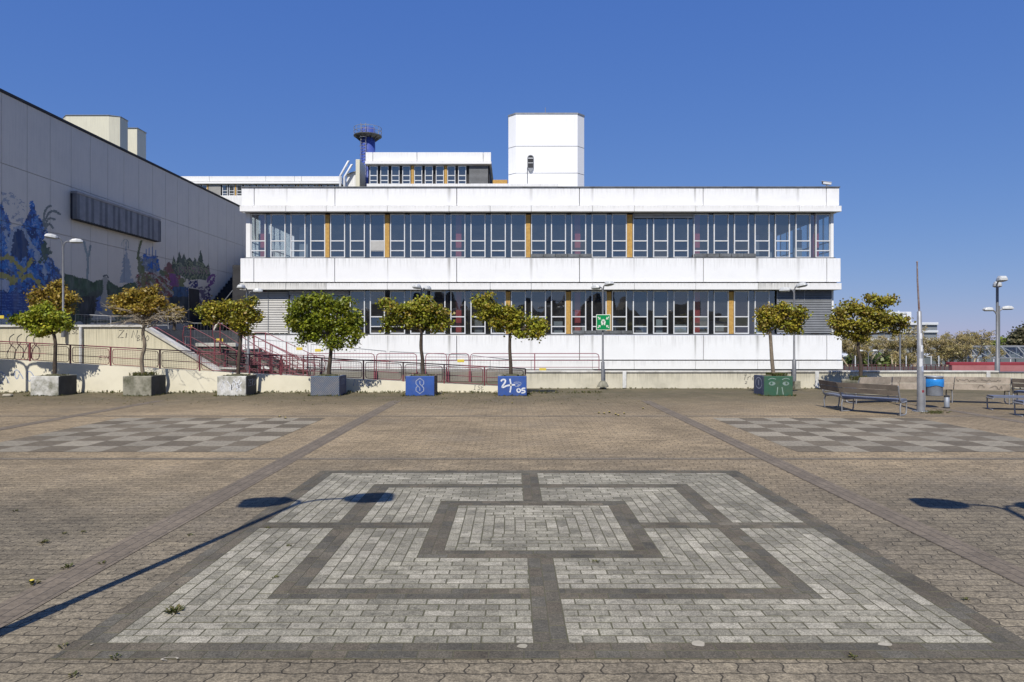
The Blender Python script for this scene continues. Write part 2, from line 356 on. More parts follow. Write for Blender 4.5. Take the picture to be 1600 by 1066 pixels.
    def build(self, name, parent=None, mat=None, **props):
        me = bpy.data.meshes.new(name); org = Vector((0, 0, 0))
        root = parent
        while root is not None and root.parent is not None: root = root.parent
        if root is not None: org = root.location
        me.from_pydata([(p[0] - org[0], p[1] - org[1], p[2] - org[2]) for p in self.v], [], self.f)
        for mm in self.mats: me.materials.append(M[mm] if isinstance(mm, str) else mm)
        me.polygons.foreach_set('material_index', self.m); me.polygons.foreach_set('use_smooth', self.s)
        if any(c is not None for c in self.c):
            a = me.color_attributes.new('Col', 'FLOAT_COLOR', 'CORNER'); arr = []
            for f, c in zip(self.f, self.c):
                c = c or (0.5, 0.5, 0.5); arr.extend([c[0], c[1], c[2], 1.0] * len(f))
            a.data.foreach_set('color', arr)
        me.update()
        o = bpy.data.objects.new(name, me); COL.objects.link(o)
        if parent is not None: o.parent = parent
        for k, v in props.items(): o[k] = v
        return o

def thing(name, label, cat, loc=(0, 0, 0), group=None):
    o = bpy.data.objects.new(name, None); COL.objects.link(o); o.location = loc; o.empty_display_size = 0.3
    o['label'] = label; o['category'] = cat
    if group: o['group'] = group
    return o
def tag(o, label, cat, group=None):
    o['label'] = label; o['category'] = cat
    if group: o['group'] = group
    return o
def arcpts(c, r, a0, a1, n, plane='xz'):
    out = []
    for i in range(n + 1):
        a = R(a0 + (a1 - a0) * i / n); out.append((c[0] + r * math.cos(a), c[1] + r * math.sin(a)))
    return out
def smoothp(pts, k=6):
    """Catmull-Rom through the points"""
    P = [Vector(p) for p in pts]; out = []
    for i in range(len(P) - 1):
        p0, p1, p2, p3 = P[max(i - 1, 0)], P[i], P[i + 1], P[min(i + 2, len(P) - 1)]
        for j in range(k):
            t = j / k
            out.append(0.5 * ((2 * p1) + (p2 - p0) * t + (2 * p0 - 5 * p1 + 4 * p2 - p3) * t * t + (3 * p1 - p0 - 3 * p2 + p3) * t ** 3))
    out.append(P[-1]); return [tuple(p) for p in out]

# ------------------------------------------------------------------ ground and paving
def paving_mat():
    m, nt, b = newmat('paving')
    tc = nt.nodes.new('ShaderNodeTexCoord'); v = tc.outputs['Object']
    sp = nd(nt, 'ShaderNodeSeparateXYZ', Vector=v); x, y = sp.outputs[0], sp.outputs[1]
    px = mth(nt, 'ADD', x, mth(nt, 'MULTIPLY', mth(nt, 'SINE', mth(nt, 'MULTIPLY', y, 2 * math.pi / 0.118)), 0.012))
    py = mth(nt, 'ADD', y, mth(nt, 'MULTIPLY', mth(nt, 'SINE', mth(nt, 'MULTIPLY', x, 2 * math.pi / 0.246)), 0.007))
    wob = nd(nt, 'ShaderNodeTexNoise', Vector=v, Scale=2.5, Detail=2.0).outputs[0]
    py = mth(nt, 'ADD', py, mth(nt, 'MULTIPLY', mth(nt, 'SUBTRACT', wob, 0.5), 0.03))
    cv = nd(nt, 'ShaderNodeCombineXYZ', X=px, Y=py, Z=0.0).outputs[0]
    br = nt.nodes.new('ShaderNodeTexBrick'); nt.links.new(cv, br.inputs['Vector'])
    br.offset = 0.5
    for k, val in (('Scale', 1.0), ('Mortar Size', 0.0055), ('Mortar Smooth', 0.35), ('Bias', 0.0), ('Brick Width', 0.246), ('Row Height', 0.118)): br.inputs[k].default_value = val
    br.inputs['Color1'].default_value = c4((0.31, 0.262, 0.187)); br.inputs['Color2'].default_value = c4((0.235, 0.199, 0.145)); br.inputs['Mortar'].default_value = c4((0.075, 0.064, 0.046))
    col = br.outputs['Color']
    big = noise(nt, v, 0.22, 5.0, 0.6); mid = noise(nt, v, 1.1, 6.0, 0.65); fin = noise(nt, v, 22.0, 5.0, 0.75); spk = noise(nt, v, 42.0, 4.0, 0.75)
    warm = nd(nt, 'ShaderNodeMapRange', Value=mth(nt, 'ADD', y, mth(nt, 'MULTIPLY', mth(nt, 'SUBTRACT', big, 0.5), 9.0)), **{'1': 5.5, '2': 11.0}).outputs[0]
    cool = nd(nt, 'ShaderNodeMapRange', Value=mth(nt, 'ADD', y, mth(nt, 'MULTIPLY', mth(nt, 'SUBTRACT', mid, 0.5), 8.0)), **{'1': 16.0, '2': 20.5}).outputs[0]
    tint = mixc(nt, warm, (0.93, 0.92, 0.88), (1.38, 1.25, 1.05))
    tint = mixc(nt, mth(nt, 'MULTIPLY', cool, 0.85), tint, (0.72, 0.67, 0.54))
    col = mixc(nt, 1.0, col, tint, 'MULTIPLY')
    col = mixc(nt, 0.9, col, ramp(nt, big, [(0.32, 0.66), (0.62, 1.15)]), 'MULTIPLY')
    col = mixc(nt, ramp(nt, noise(nt, v, 0.55, 7.0, 0.72), [(0.5, 0.0), (0.7, 0.55)]), col, (0.15, 0.128, 0.098))
    col = mixc(nt, 0.8, col, ramp(nt, mid, [(0.3, 0.62), (0.7, 1.2)]), 'MULTIPLY')
    col = mixc(nt, 0.8, col, ramp(nt, fin, [(0.32, 0.36), (0.55, 1.05), (0.8, 1.35)]), 'MULTIPLY')
    col = mixc(nt, 0.7, col, ramp(nt, noise(nt, v, 80.0, 3.0, 0.7), [(0.34, 0.4), (0.64, 1.35)]), 'MULTIPLY')
    col = mixc(nt, ramp(nt, spk, [(0.55, 0.0), (0.66, 0.75)]), col, (0.07, 0.062, 0.046))
    col = mixc(nt, ramp(nt, noise(nt, v, 9.0, 5.0, 0.8), [(0.56, 0.0), (0.68, 0.6)]), col, (0.085, 0.075, 0.055))
    # moss in the strip along the planters and the walls
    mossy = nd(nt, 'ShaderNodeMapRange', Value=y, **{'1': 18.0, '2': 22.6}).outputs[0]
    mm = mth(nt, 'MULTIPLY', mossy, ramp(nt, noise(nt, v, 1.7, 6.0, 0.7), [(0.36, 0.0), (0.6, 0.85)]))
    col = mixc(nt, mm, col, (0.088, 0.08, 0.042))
    nt.links.new(col, b.inputs['Base Color']); b.inputs['Roughness'].default_value = 0.85; b.inputs['Specular IOR Level'].default_value = 0.3
    h = mth(nt, 'SUBTRACT', mth(nt, 'MULTIPLY', fin, 0.5), br.outputs['Fac'])
    bump(nt, b, h, 0.55, 0.008)
    return m
M['paving'] = paving_mat()
def strip_mat(name, c1, c2, bw=0.2, rh=0.1, rot=0.0, mort=(0.05, 0.045, 0.04)):
    m, nt, b = newmat(name)
    tc = nt.nodes.new('ShaderNodeTexCoord'); v = tc.outputs['Object']
    mp = nd(nt, 'ShaderNodeMapping', Vector=v, Rotation=(0, 0, rot))
    br = nt.nodes.new('ShaderNodeTexBrick'); nt.links.new(mp.outputs[0], br.inputs['Vector'])
    for k, val in (('Scale', 1.0), ('Mortar Size', 0.0035), ('Mortar Smooth', 0.3), ('Brick Width', bw), ('Row Height', rh)): br.inputs[k].default_value = val
    br.inputs['Color1'].default_value = c4(c1); br.inputs['Color2'].default_value = c4(c2); br.inputs['Mortar'].default_value = c4(mort)
    col = br.outputs['Color']; fin = noise(nt, v, 24.0, 5.0, 0.75); mid = noise(nt, v, 1.3, 5.0, 0.65)
    col = mixc(nt, 0.7, col, ramp(nt, fin, [(0.32, 0.5), (0.6, 1.1)]), 'MULTIPLY')
    col = mixc(nt, 0.6, col, ramp(nt, mid, [(0.3, 0.7), (0.7, 1.15)]), 'MULTIPLY')
    nt.links.new(col, b.inputs['Base Color']); b.inputs['Roughness'].default_value = 0.85; b.inputs['Specular IOR Level'].default_value = 0.3
    bump(nt, b, mth(nt, 'SUBTRACT', mth(nt, 'MULTIPLY', fin, 0.5), br.outputs['Fac']), 0.4, 0.006)
    return m
M['band'] = strip_mat('band', (0.20, 0.162, 0.118), (0.165, 0.135, 0.10), rot=math.pi / 2)
M['band_x'] = strip_mat('band_x', (0.20, 0.168, 0.122), (0.165, 0.14, 0.105))
def checker_mat():
    m, nt, b = newmat('checker')
    a = nt.nodes.new('ShaderNodeAttribute'); a.attribute_name = 'Col'
    tc = nt.nodes.new('ShaderNodeTexCoord'); v = tc.outputs['Object']
    br = nt.nodes.new('ShaderNodeTexBrick'); nt.links.new(v, br.inputs['Vector'])
    for k, val in (('Scale', 1.0), ('Mortar Size', 0.004), ('Brick Width', 0.195), ('Row Height', 0.0975)): br.inputs[k].default_value = val
    br.inputs['Color1'].default_value = c4((1, 1, 1)); br.inputs['Color2'].default_value = c4((0.86, 0.86, 0.86)); br.inputs['Mortar'].default_value = c4((0.35, 0.33, 0.3))
    col = mixc(nt, 1.0, a.outputs[0], br.outputs['Color'], 'MULTIPLY')
    col = mixc(nt, 0.6, col, ramp(nt, noise(nt, v, 20.0, 5.0, 0.7), [(0.3, 0.6), (0.65, 1.1)]), 'MULTIPLY')
    col = mixc(nt, 0.6, col, ramp(nt, noise(nt, v, 1.0, 5.0, 0.7), [(0.3, 0.7), (0.65, 1.1)]), 'MULTIPLY')
    nt.links.new(col, b.inputs['Base Color']); b.inputs['Roughness'].default_value = 0.85; b.inputs['Specular IOR Level'].default_value = 0.3
    return m
M['checker'] = checker_mat()
def brick_mat():
    m, nt, b = newmat('pattern_brick')
    a = nt.nodes.new('ShaderNodeAttribute'); a.attribute_name = 'Col'
    tc = nt.nodes.new('ShaderNodeTexCoord'); v = tc.outputs['Object']
    fin = noise(nt, v, 45.0, 5.0, 0.8); mid = noise(nt, v, 2.2, 6.0, 0.7); sp = noise(nt, v, 13.0, 5.0, 0.75); grit = noise(nt, v, 95.0, 3.0, 0.7)
    col = mixc(nt, 0.75, a.outputs[0], ramp(nt, fin, [(0.3, 0.42), (0.6, 1.15)]), 'MULTIPLY')
    col = mixc(nt, 0.8, col, ramp(nt, mid, [(0.3, 0.6), (0.65, 1.15)]), 'MULTIPLY')
    col = mixc(nt, 0.8, col, ramp(nt, grit, [(0.36, 0.4), (0.62, 1.25)]), 'MULTIPLY')
    col = mixc(nt, ramp(nt, sp, [(0.52, 0.0), (0.68, 0.7)]), col, (0.085, 0.08, 0.06))
    wear = noise(nt, v, 0.7, 6.0, 0.7)
    col = mixc(nt, 0.7, col, ramp(nt, wear, [(0.35, 0.7), (0.62, 1.12)]), 'MULTIPLY')
    col = mixc(nt, ramp(nt, noise(nt, v, 5.0, 6.0, 0.75), [(0.58, 0.0), (0.7, 0.4)]), col, (0.115, 0.10, 0.06))
    nt.links.new(col, b.inputs['Base Color']); b.inputs['Roughness'].default_value = 0.85; b.inputs['Specular IOR Level'].default_value = 0.3
    bump(nt, b, mth(nt, 'ADD', fin, mth(nt, 'MULTIPLY', grit, 0.6)), 0.5, 0.006)
    return m
M['pattern_brick'] = brick_mat()
M['joint'] = plain('joint', (0.10, 0.088, 0.062), (0.10, 0.098, 0.05), 4.0, 0.95, bmp=0.3)
M['far_ground'] = plain('far_ground', (0.10, 0.11, 0.055), (0.13, 0.12, 0.09), 0.05, 0.95, bmp=0.0, fine=0.4)

def ground():
    b = MB()
    xs = [-1500, -200, -60, -23, 0, 17.6, 20.5, 60, 250, 1500]; ys = [-1500, -200, -40, 26.5, 29.5, 62, 66, 250, 800, 3000]
    def z(x, y):
        if y <= 26.5: return 0.0
        if x <= 17.6 and y <= 62: return 0.0
        return -3.2
    for i in range(len(xs) - 1):
        for j in range(len(ys) - 1):
            q = [(xs[i], ys[j]), (xs[i + 1], ys[j]), (xs[i + 1], ys[j + 1]), (xs[i], ys[j + 1])]
            b.face([(x, y, z(x, y)) for x, y in q], 'far_ground')
    o = b.build('ground', kind='structure')
ground()
GZ = 0.004
b = MB(); b.face([(-40, -25, GZ), (40, -25, GZ), (40, 24.6, GZ), (-40, 24.6, GZ)], 'paving'); b.build('plaza', kind='structure')
# darker bands in the paving
b = MB()
for (x, w) in ((-10.1, 0.3), (-3.31, 0.30), (3.83, 0.28), (10.9, 0.28)):
    b.face([(x - w / 2, -20, 0.0085), (x + w / 2, -20, 0.0085), (x + w / 2, 19.6, 0.0085), (x - w / 2, 19.6, 0.0085)], 'band')
b.build('paving_bands', kind='structure')
b = MB()
for (y, w) in ((10.15, 0.13), (15.72, 0.16)):
    b.face([(-30, y - w / 2, 0.0072), (30, y - w / 2, 0.0072), (30, y + w / 2, 0.0072), (-30, y + w / 2, 0.0072)], 'band_x')
b.build('paving_cross_bands', kind='structure')
# the two chessboards laid into the square
def chess(x0, flip):
    b = MB(); s = 0.575
    for i in range(8):
        for j in range(8):
            light = (i + j + flip) % 2 == 0
            k = random.uniform(0.84, 1.1)
            b.col = tuple(c * k for c in ((0.325, 0.287, 0.215) if light else (0.178, 0.148, 0.104)))
            b.face([(x0 + i * s, 10.76 + j * s, 0.0085), (x0 + (i + 1) * s, 10.76 + j * s, 0.0085), (x0 + (i + 1) * s, 10.76 + (j + 1) * s, 0.0085), (x0 + i * s, 10.76 + (j + 1) * s, 0.0085)], 'checker')
    b.build('chessboard_paving', kind='structure')
chess(-4.2 - 8 * 0.575, 1); chess(4.5, 1)

def big_pattern():
    UX, UY = 0.1005, 0.0970; cx, cy = 0.23, 6.53
    base = MB(); H = 28
    base.face([(cx - H * UX, cy - H * UY, 0.0075), (cx + H * UX, cy - H * UY, 0.0075), (cx + H * UX, cy + H * UY, 0.0075), (cx - H * UX, cy + H * UY, 0.0075)], 'joint')
    base.build('pattern_bed', kind='structure')
    b = MB(); g = 0.030
    def brick(x0, x1, y0, y1, light):
        if x1 - x0 < 0.12 or y1 - y0 < 0.12: return
        k = random.gauss(1.0, 0.075 if light else 0.10)
        if light:
            c = random.choice([(0.375, 0.345, 0.265), (0.355, 0.328, 0.252), (0.425, 0.39, 0.305), (0.295, 0.272, 0.208)])
        else:
            c = random.choice([(0.142, 0.124, 0.092), (0.152, 0.128, 0.092), (0.128, 0.116, 0.09)])
        b.col = tuple(max(0.02, q * k) for q in c)
        gg = g if light else g * 0.4
        j = lambda: random.uniform(-0.008, 0.008)
        X0, X1, Y0, Y1 = x0 + gg + j(), x1 - gg + j(), y0 + gg + j(), y1 - gg + j()
        zt = 0.0102 + random.uniform(-0.0008, 0.0008); i = 0.024
        P = lambda x, y, z: (cx + x * UX, cy + y * UY, z)
        vs = [P(X0, Y0, 0.0078), P(X1, Y0, 0.0078), P(X1, Y1, 0.0078), P(X0, Y1, 0.0078), P(X0 + i, Y0 + i, zt), P(X1 - i, Y0 + i, zt), P(X1 - i, Y1 - i, zt), P(X0 + i, Y1 - i, zt)]
        b.faces(vs, [(4, 5, 6, 7)], 'pattern_brick'); b.faces(vs, [(0, 1, 5, 4), (1, 2, 6, 5), (2, 3, 7, 6), (3, 0, 4, 7)], 'joint')
    def run(a, e, off, emit, cut):
        """bricks two units long between a and e, split where the cross strip runs"""
        p = a - (off % 2.0)
        while p < e - 0.01:
            q0, q1 = max(p, a), min(p + 2, e); p += 2
            segs = [(q0, q1)]
            if cut:
                segs = [(q0, min(q1, -1.0)), (max(q0, 1.0), q1)]
            for s0, s1 in segs:
                if s1 - s0 > 0.12: emit(s0, s1)
    def ring(d0, d1, light, cut):
        for k in range(int(d1 - d0)):
            i0, i1 = d0 + k, d0 + k + 1
            off = (k % 2) + (0.0 if light else 0.5) + random.uniform(0, 0.15)
            for sg in (-1, 1):
                y0, y1 = (i0, i1) if sg > 0 else (-i1, -i0)
                run(-i1, i1, off - i1 + 60, lambda s, t: brick(s, t, y0, y1, light), cut)
                x0, x1 = (i0, i1) if sg > 0 else (-i1, -i0)
                run(-i0, i0, off - i0 + 60, lambda s, t: brick(x0, x1, s, t, light), cut)
    ring(0, 8, True, False); ring(8, 10, False, False); ring(10, 17, True, True); ring(17, 19, False, True); ring(19, 26, True, True); ring(26, 28, False, False)
    for sg in (-1, 1):
        for a in (-1, 0):
            run(10, 26, 0.5 + a, lambda s, t: (brick(a, a + 1, s, t, False) if sg > 0 else brick(a, a + 1, -t, -s, False)), False)
            run(10, 26, 0.5 + a, lambda s, t: (brick(s, t, a, a + 1, False) if sg > 0 else brick(-t, -s, a, a + 1, False)), False)
    b.build('square_paving_pattern', kind='structure')
big_pattern()

# ------------------------------------------------------------------ main building
YB = 34.0; SB = YB / F
def bx(x): return PX(x, YB)
def bz(y): return PH(y, YB)
XK = [388, 419.3, 450.8, 482, 513.3, 544.5, 576, 607.8, 639.6, 671.4, 703, 734.6, 766.6, 798.3, 830, 861.5, 893.3, 925.5, 957.5, 990.5, 1022.5, 1054.5, 1086.3, 1118, 1150, 1182.5, 1214.5, 1247, 1278.5, 1302]
def main_building():
    t = thing('office_building', 'long white two storey building with two ribbon window rows behind the planters', 'building', (0, YB, 0))
    JX = [397, 523.2, 713.7, 905.5, 1098.9, 1291.5]
    rows = [(293.5, 321.3, 377, 1312, 34.0), (404, 440.8, 375.6, 1313.5, 33.95), (524.3, 562.3, 373, 1315.5, 33.95)]
    for (ya, yb_, xl, xr, yf) in rows:
        xs = [xl] + JX + [xr]
        for i in range(len(xs) - 1):
            p = MB(); p.box(bx(xs[i]) + 0.016, bx(xs[i + 1]) - 0.016, yf, yf + 0.16, bz(yb_), bz(ya), 'white_panel', 0.012)
            p.build('facade_panel', t)
    # cornice strips under every panel row
    CXs = [376, 448, 511, 606, 702, 766, 830, 925.5, 990.5, 1086, 1183, 1247, 1313]
    for (ya, yb_, yf, key) in ((322.6, 331.4, 33.84, 'a'), (443.0, 453.0, 33.84, 'b'), (564.0, 577.0, 33.9, 'c')):
        for i in range(len(CXs) - 1):
            st = key == 'b' and (i in (0, 1, 10) or False)
            p = MB(); x0, x1 = CXs[i], CXs[i + 1]
            if key == 'c':
                if i == 0: x0 = 373
                if i == len(CXs) - 2: x1 = 1316
            p.box(bx(x0) + 0.008, bx(x1) - 0.008, yf, yf + 0.3, bz(yb_), bz(ya), 'stained' if st else 'white_plain', 0.01)
            p.build('cornice', t)
    # carcass behind: slabs, end walls, back
    p = MB(); X0, X1 = bx(380), bx(1309); YE = YB + 22
    p.box(X0, X1, YB + 0.162, YE, bz(330.9), bz(294.5), 'dark')
    p.box(X0, X1, YB + 0.12, YE, bz(452.5), bz(405), 'dark')
    p.box(X0, X1, YB + 0.13, YE, 0.0, bz(525), 'dark')
    p.build('carcass', t)
    p = MB(); p.box(bx(376.5), bx(1312.5), 33.96, YE + 0.1, bz(293.3), bz(291.6), 'sill'); p.build('roof_edge', t)
    p = MB()
    for (xa, sgn) in ((bx(376.5), 1), (bx(1312.5), -1)):
        for (ya, yb_) in ((293.6, 331), (404, 452.8), (524.3, 577)):
            xx = sorted((xa, xa + sgn * 0.13)); p.box(xx[0], xx[1], YB + 0.32, YE, bz(yb_), bz(ya), 'white_panel')
    p.build('end_wall', t)
    # rooms behind the glass
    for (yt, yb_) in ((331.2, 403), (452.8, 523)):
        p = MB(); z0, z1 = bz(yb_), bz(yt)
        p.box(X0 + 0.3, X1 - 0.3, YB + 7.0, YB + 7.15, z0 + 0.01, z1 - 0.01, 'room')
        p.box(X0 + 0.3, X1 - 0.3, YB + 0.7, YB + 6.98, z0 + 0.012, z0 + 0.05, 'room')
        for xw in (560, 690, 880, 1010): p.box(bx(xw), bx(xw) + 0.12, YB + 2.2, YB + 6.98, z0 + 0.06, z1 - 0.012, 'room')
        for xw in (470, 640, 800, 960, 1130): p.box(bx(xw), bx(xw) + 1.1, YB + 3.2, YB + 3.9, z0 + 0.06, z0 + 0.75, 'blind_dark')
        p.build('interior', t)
        for xc in (404, 715, 904.5, 1094.5, 1284):
            q = MB(); q.box(bx(xc) - 0.14, bx(xc) + 0.14, YB + 0.62, YB + 0.92, z0 + 0.055, z1 - 0.02, 'red_column'); q.build('column', t)
        low = yt > 400; rr = random.Random(9 if low else 8); xs_ = XK[9:26] if low else (XK[0:3] + XK[24:29])
        for xw in xs_:
            if rr.random() < 0.75:
                q = MB(); w_ = rr.uniform(0.15, 0.6); h_ = (z1 - z0) * (rr.uniform(0.22, 0.42) if low else rr.uniform(0.55, 0.95)); yy = YB + rr.uniform(0.75, 1.3); x_ = bx(xw) + rr.uniform(0.05, 0.4)
                q.box(x_, x_ + w_, yy, yy + 0.05, z0 + 0.06, z0 + h_, 'curtain' if rr.random() < 0.7 else 'blind_dark'); q.build('curtain', t)
    # side windows (the glazed corners)
    for (yt, yb_) in ((332, 402.5), (453.5, 522.5)):
        z0, z1 = bz(yb_), bz(yt)
        for (xs, nm) in ((bx(382.5), 0), (bx(1306), 1)):
            f = MB()
            for k in range(8):
                y = YB + 0.42 + k * 0.94; f.box(xs - 0.03, xs + 0.03, y - 0.03, y + 0.03, z0, z1, 'frame')
            for zz in (z0 + 0.03, z0 + (z1 - z0) * 0.17, z0 + (z1 - z0) * 0.39, z1 - 0.03): f.box(xs - 0.025, xs + 0.025, YB + 0.46, YB + 6.9, zz - 0.025, zz + 0.025, 'frame')
            fo = f.build('side_window', t)
            g = MB(); g.face([(xs, YB + 0.45, z0), (xs, YB + 6.9, z0), (xs, YB + 6.9, z1), (xs, YB + 0.45, z1)], 'glass_clear'); g.build('pane', fo)
    # ribbon windows
    orange = {0: {3, 6, 13, 18}, 1: {12, 15, 17, 23}}
    for row, (yt, y1_, y2_, yb_) in enumerate(((332.5, 375.2, 390.6, 402.0), (453.8, 494.8, 510.2, 521.8))):
        zt, za, zb, z0 = bz(yt), bz(y1_), bz(y2_), bz(yb_); yf = YB + 0.28
        gm = 'glass' if row == 0 else 'glass_low'
        for k in range(29):
            if row == 1 and (k in (0, 1) or k >= 26): continue
            x0 = bx(XK[k]); x2 = bx(XK[k + 1]); x1 = min(x0 + 23.6 * SB, x2) if k < 28 else x2
            f = MB(); w = 0.05
            f.box(x0, x0 + w, yf, yf + 0.09, z0, zt, 'frame'); f.box(x1 - w, x1, yf, yf + 0.09, z0, zt, 'frame')
            for zz, hh in ((z0 + 0.028, 0.028), (zb, 0.023), (za, 0.026), (zt - 0.026, 0.026)): f.box(x0 + w, x1 - w, yf + 0.004, yf + 0.086, zz - hh, zz + hh, 'frame')
            fo = f.build('window', t)
            tl = lambda: random.uniform(-0.011, 0.011)
            g = MB(); a0, a1 = x0 + w * 0.9, x1 - w * 0.9
            broken = (row == 0 and k == 6)
            for (q0, q1) in ((z0, zb), (zb, za), (za, zt)):
                if broken and q0 == zb: continue
                d1, d2, d3 = tl(), tl(), tl()
                g.face([(a0, yf + 0.045 + d1, q0), (a1, yf + 0.045 + d2, q0), (a1, yf + 0.045 + d3, q1), (a0, yf + 0.045 + d1 + d3 - d2, q1)], gm)
            g.build('pane', fo)
            if broken:
                w_ = MB(); w_.box(a0 - 0.01, a1 + 0.01, yf - 0.012, yf + 0.003, zb + 0.01, za - 0.01, 'blind_light', 0.004); w_.build('cover_board', fo)
            if k < 28 and not (row == 1 and k == 25 and False):
                if k in orange[row]:
                    q = MB(); q.box(x1 + 0.006, x2 - 0.03, yf - 0.02, yf + 0.05, z0, zt - 0.05, 'ply', 0.004)
                    q.box(x1 + 0.03, x2 - 0.06, yf - 0.021, yf + 0.03, zt - 0.05, zt, 'dark'); q.build('plywood_board', fo)
                else:
                    q = MB(); d1 = tl(); q.face([(x1, yf + 0.06, z0), (x2, yf + 0.06 + d1, z0), (x2, yf + 0.06 + d1, zt), (x1, yf + 0.06, zt)], gm); q.build('narrow_pane', fo)
        # bottom ledge
        p = MB(); p.box(bx(382), bx(1306), YB + 0.02, YB + 0.3, bz(yb_ + 1.9), bz(yb_ + 0.2), 'sill'); p.build('window_ledge', t)
    # corner posts
    for (x0, x1) in ((381, 387.6), (1302.4, 1306.5)):
        for (yt, yb_) in ((331.6, 402), (453.2, 521.8)):
            p = MB(); p.box(bx(x0), bx(x1), YB + 0.26, YB + 0.42, bz(yb_), bz(yt), 'white_plain'); p.build('corner_post', t)
    # grey boxes of the missing blinds
    for (k0, k1, yt, yb_) in ((14, 17, 396.5, 401.6), (22, 25, 396, 401.6), ):
        p = MB()
        for i in range(5):
            xa = bx(XK[k0]) + (bx(XK[k1]) - bx(XK[k0])) * i / 5; xb = bx(XK[k0]) + (bx(XK[k1]) - bx(XK[k0])) * (i + 1) / 5
            p.box(xa + 0.01, xb - 0.01, YB + 0.06, YB + 0.24, bz(yb_), bz(yt), 'sill', 0.01)
        p.build('ledge_box', t)
    p = MB()
    for i in range(5):
        xa = bx(895) + (bx(990) - bx(895)) * i / 5; xb = bx(895) + (bx(990) - bx(895)) * (i + 1) / 5
        p.box(xa + 0.01, xb - 0.01, YB + 0.06, YB + 0.24, bz(521.6), bz(516.8), 'sill', 0.01)
    p.build('ledge_box', t)
    # blinds
    def blind(xa, xb, yt, yb_, mat, name='blind'):
        p = MB(); z0, z1 = bz(yb_), bz(yt); n = max(2, int((z1 - z0) / 0.085)); h = (z1 - z0) / n
        for i in range(n):
            za = z0 + i * h
            p.faces([(bx(xa), YB + 0.2, za + 0.006), (bx(xb), YB + 0.2, za + 0.006), (bx(xb), YB + 0.245, za + h), (bx(xa), YB + 0.245, za + h)], [(0, 1, 2, 3)], mat)
        p.box(bx(xa), bx(xb), YB + 0.25, YB + 0.27, z0, z1, 'dark')
        mid = (xa + xb) / 2
        for xx in (xa + 0.3, mid, xb - 0.3): p.box(bx(xx) - 0.015, bx(xx) + 0.015, YB + 0.188, YB + 0.196, z0, z1, 'grey_metal')
        p.build(name, t)
    blind(385, 448.3, 455.5, 520.5, 'blind_light'); blind(1216.5, 1302.5, 453.6, 520.5, 'blind_dark')
    blind(991.5, 1085.5, 332, 340, 'blind_light', 'rolled_blind'); blind(449.5, 543.5, 454.2, 461, 'blind_light', 'rolled_blind')
    return t
main_building()

def cctv():
    x, y, z = PX(1292, 34.3), 34.3, PH(291.8, 34.3)
    t = thing('security_camera', 'small white security camera on the roof edge at the right corner', 'camera', (x, y, z))
    p = MB(); p.tube([(x, y, z - 0.02), (x, y, z + 0.1)], 0.03, 'grey_metal'); p.box(x - 0.09, x + 0.09, y - 0.09, y + 0.09, z - 0.005, z + 0.02, 'grey_metal'); p.build('stand', t)
    p = MB(); c = Vector((x, y, z + 0.16)); ax = Vector((1, 0, -0.12)).normalized(); az = Vector((0.12, 0, 1)).normalized()
    p.obox(c, ax, (0, 1, 0), az, 0.21, 0.07, 0.06, 'frame', 0.015); p.build('housing', t)
    p = MB(); p.obox(c + az * 0.075 - ax * 0.03, ax, (0, 1, 0), az, 0.25, 0.085, 0.008, 'frame', 0.003); p.build('sunshield', t)
    p = MB(); p.tube([c - ax * 0.2, c - ax * 0.235], 0.045, 'dark', 10); p.build('lens', t)
cctv()

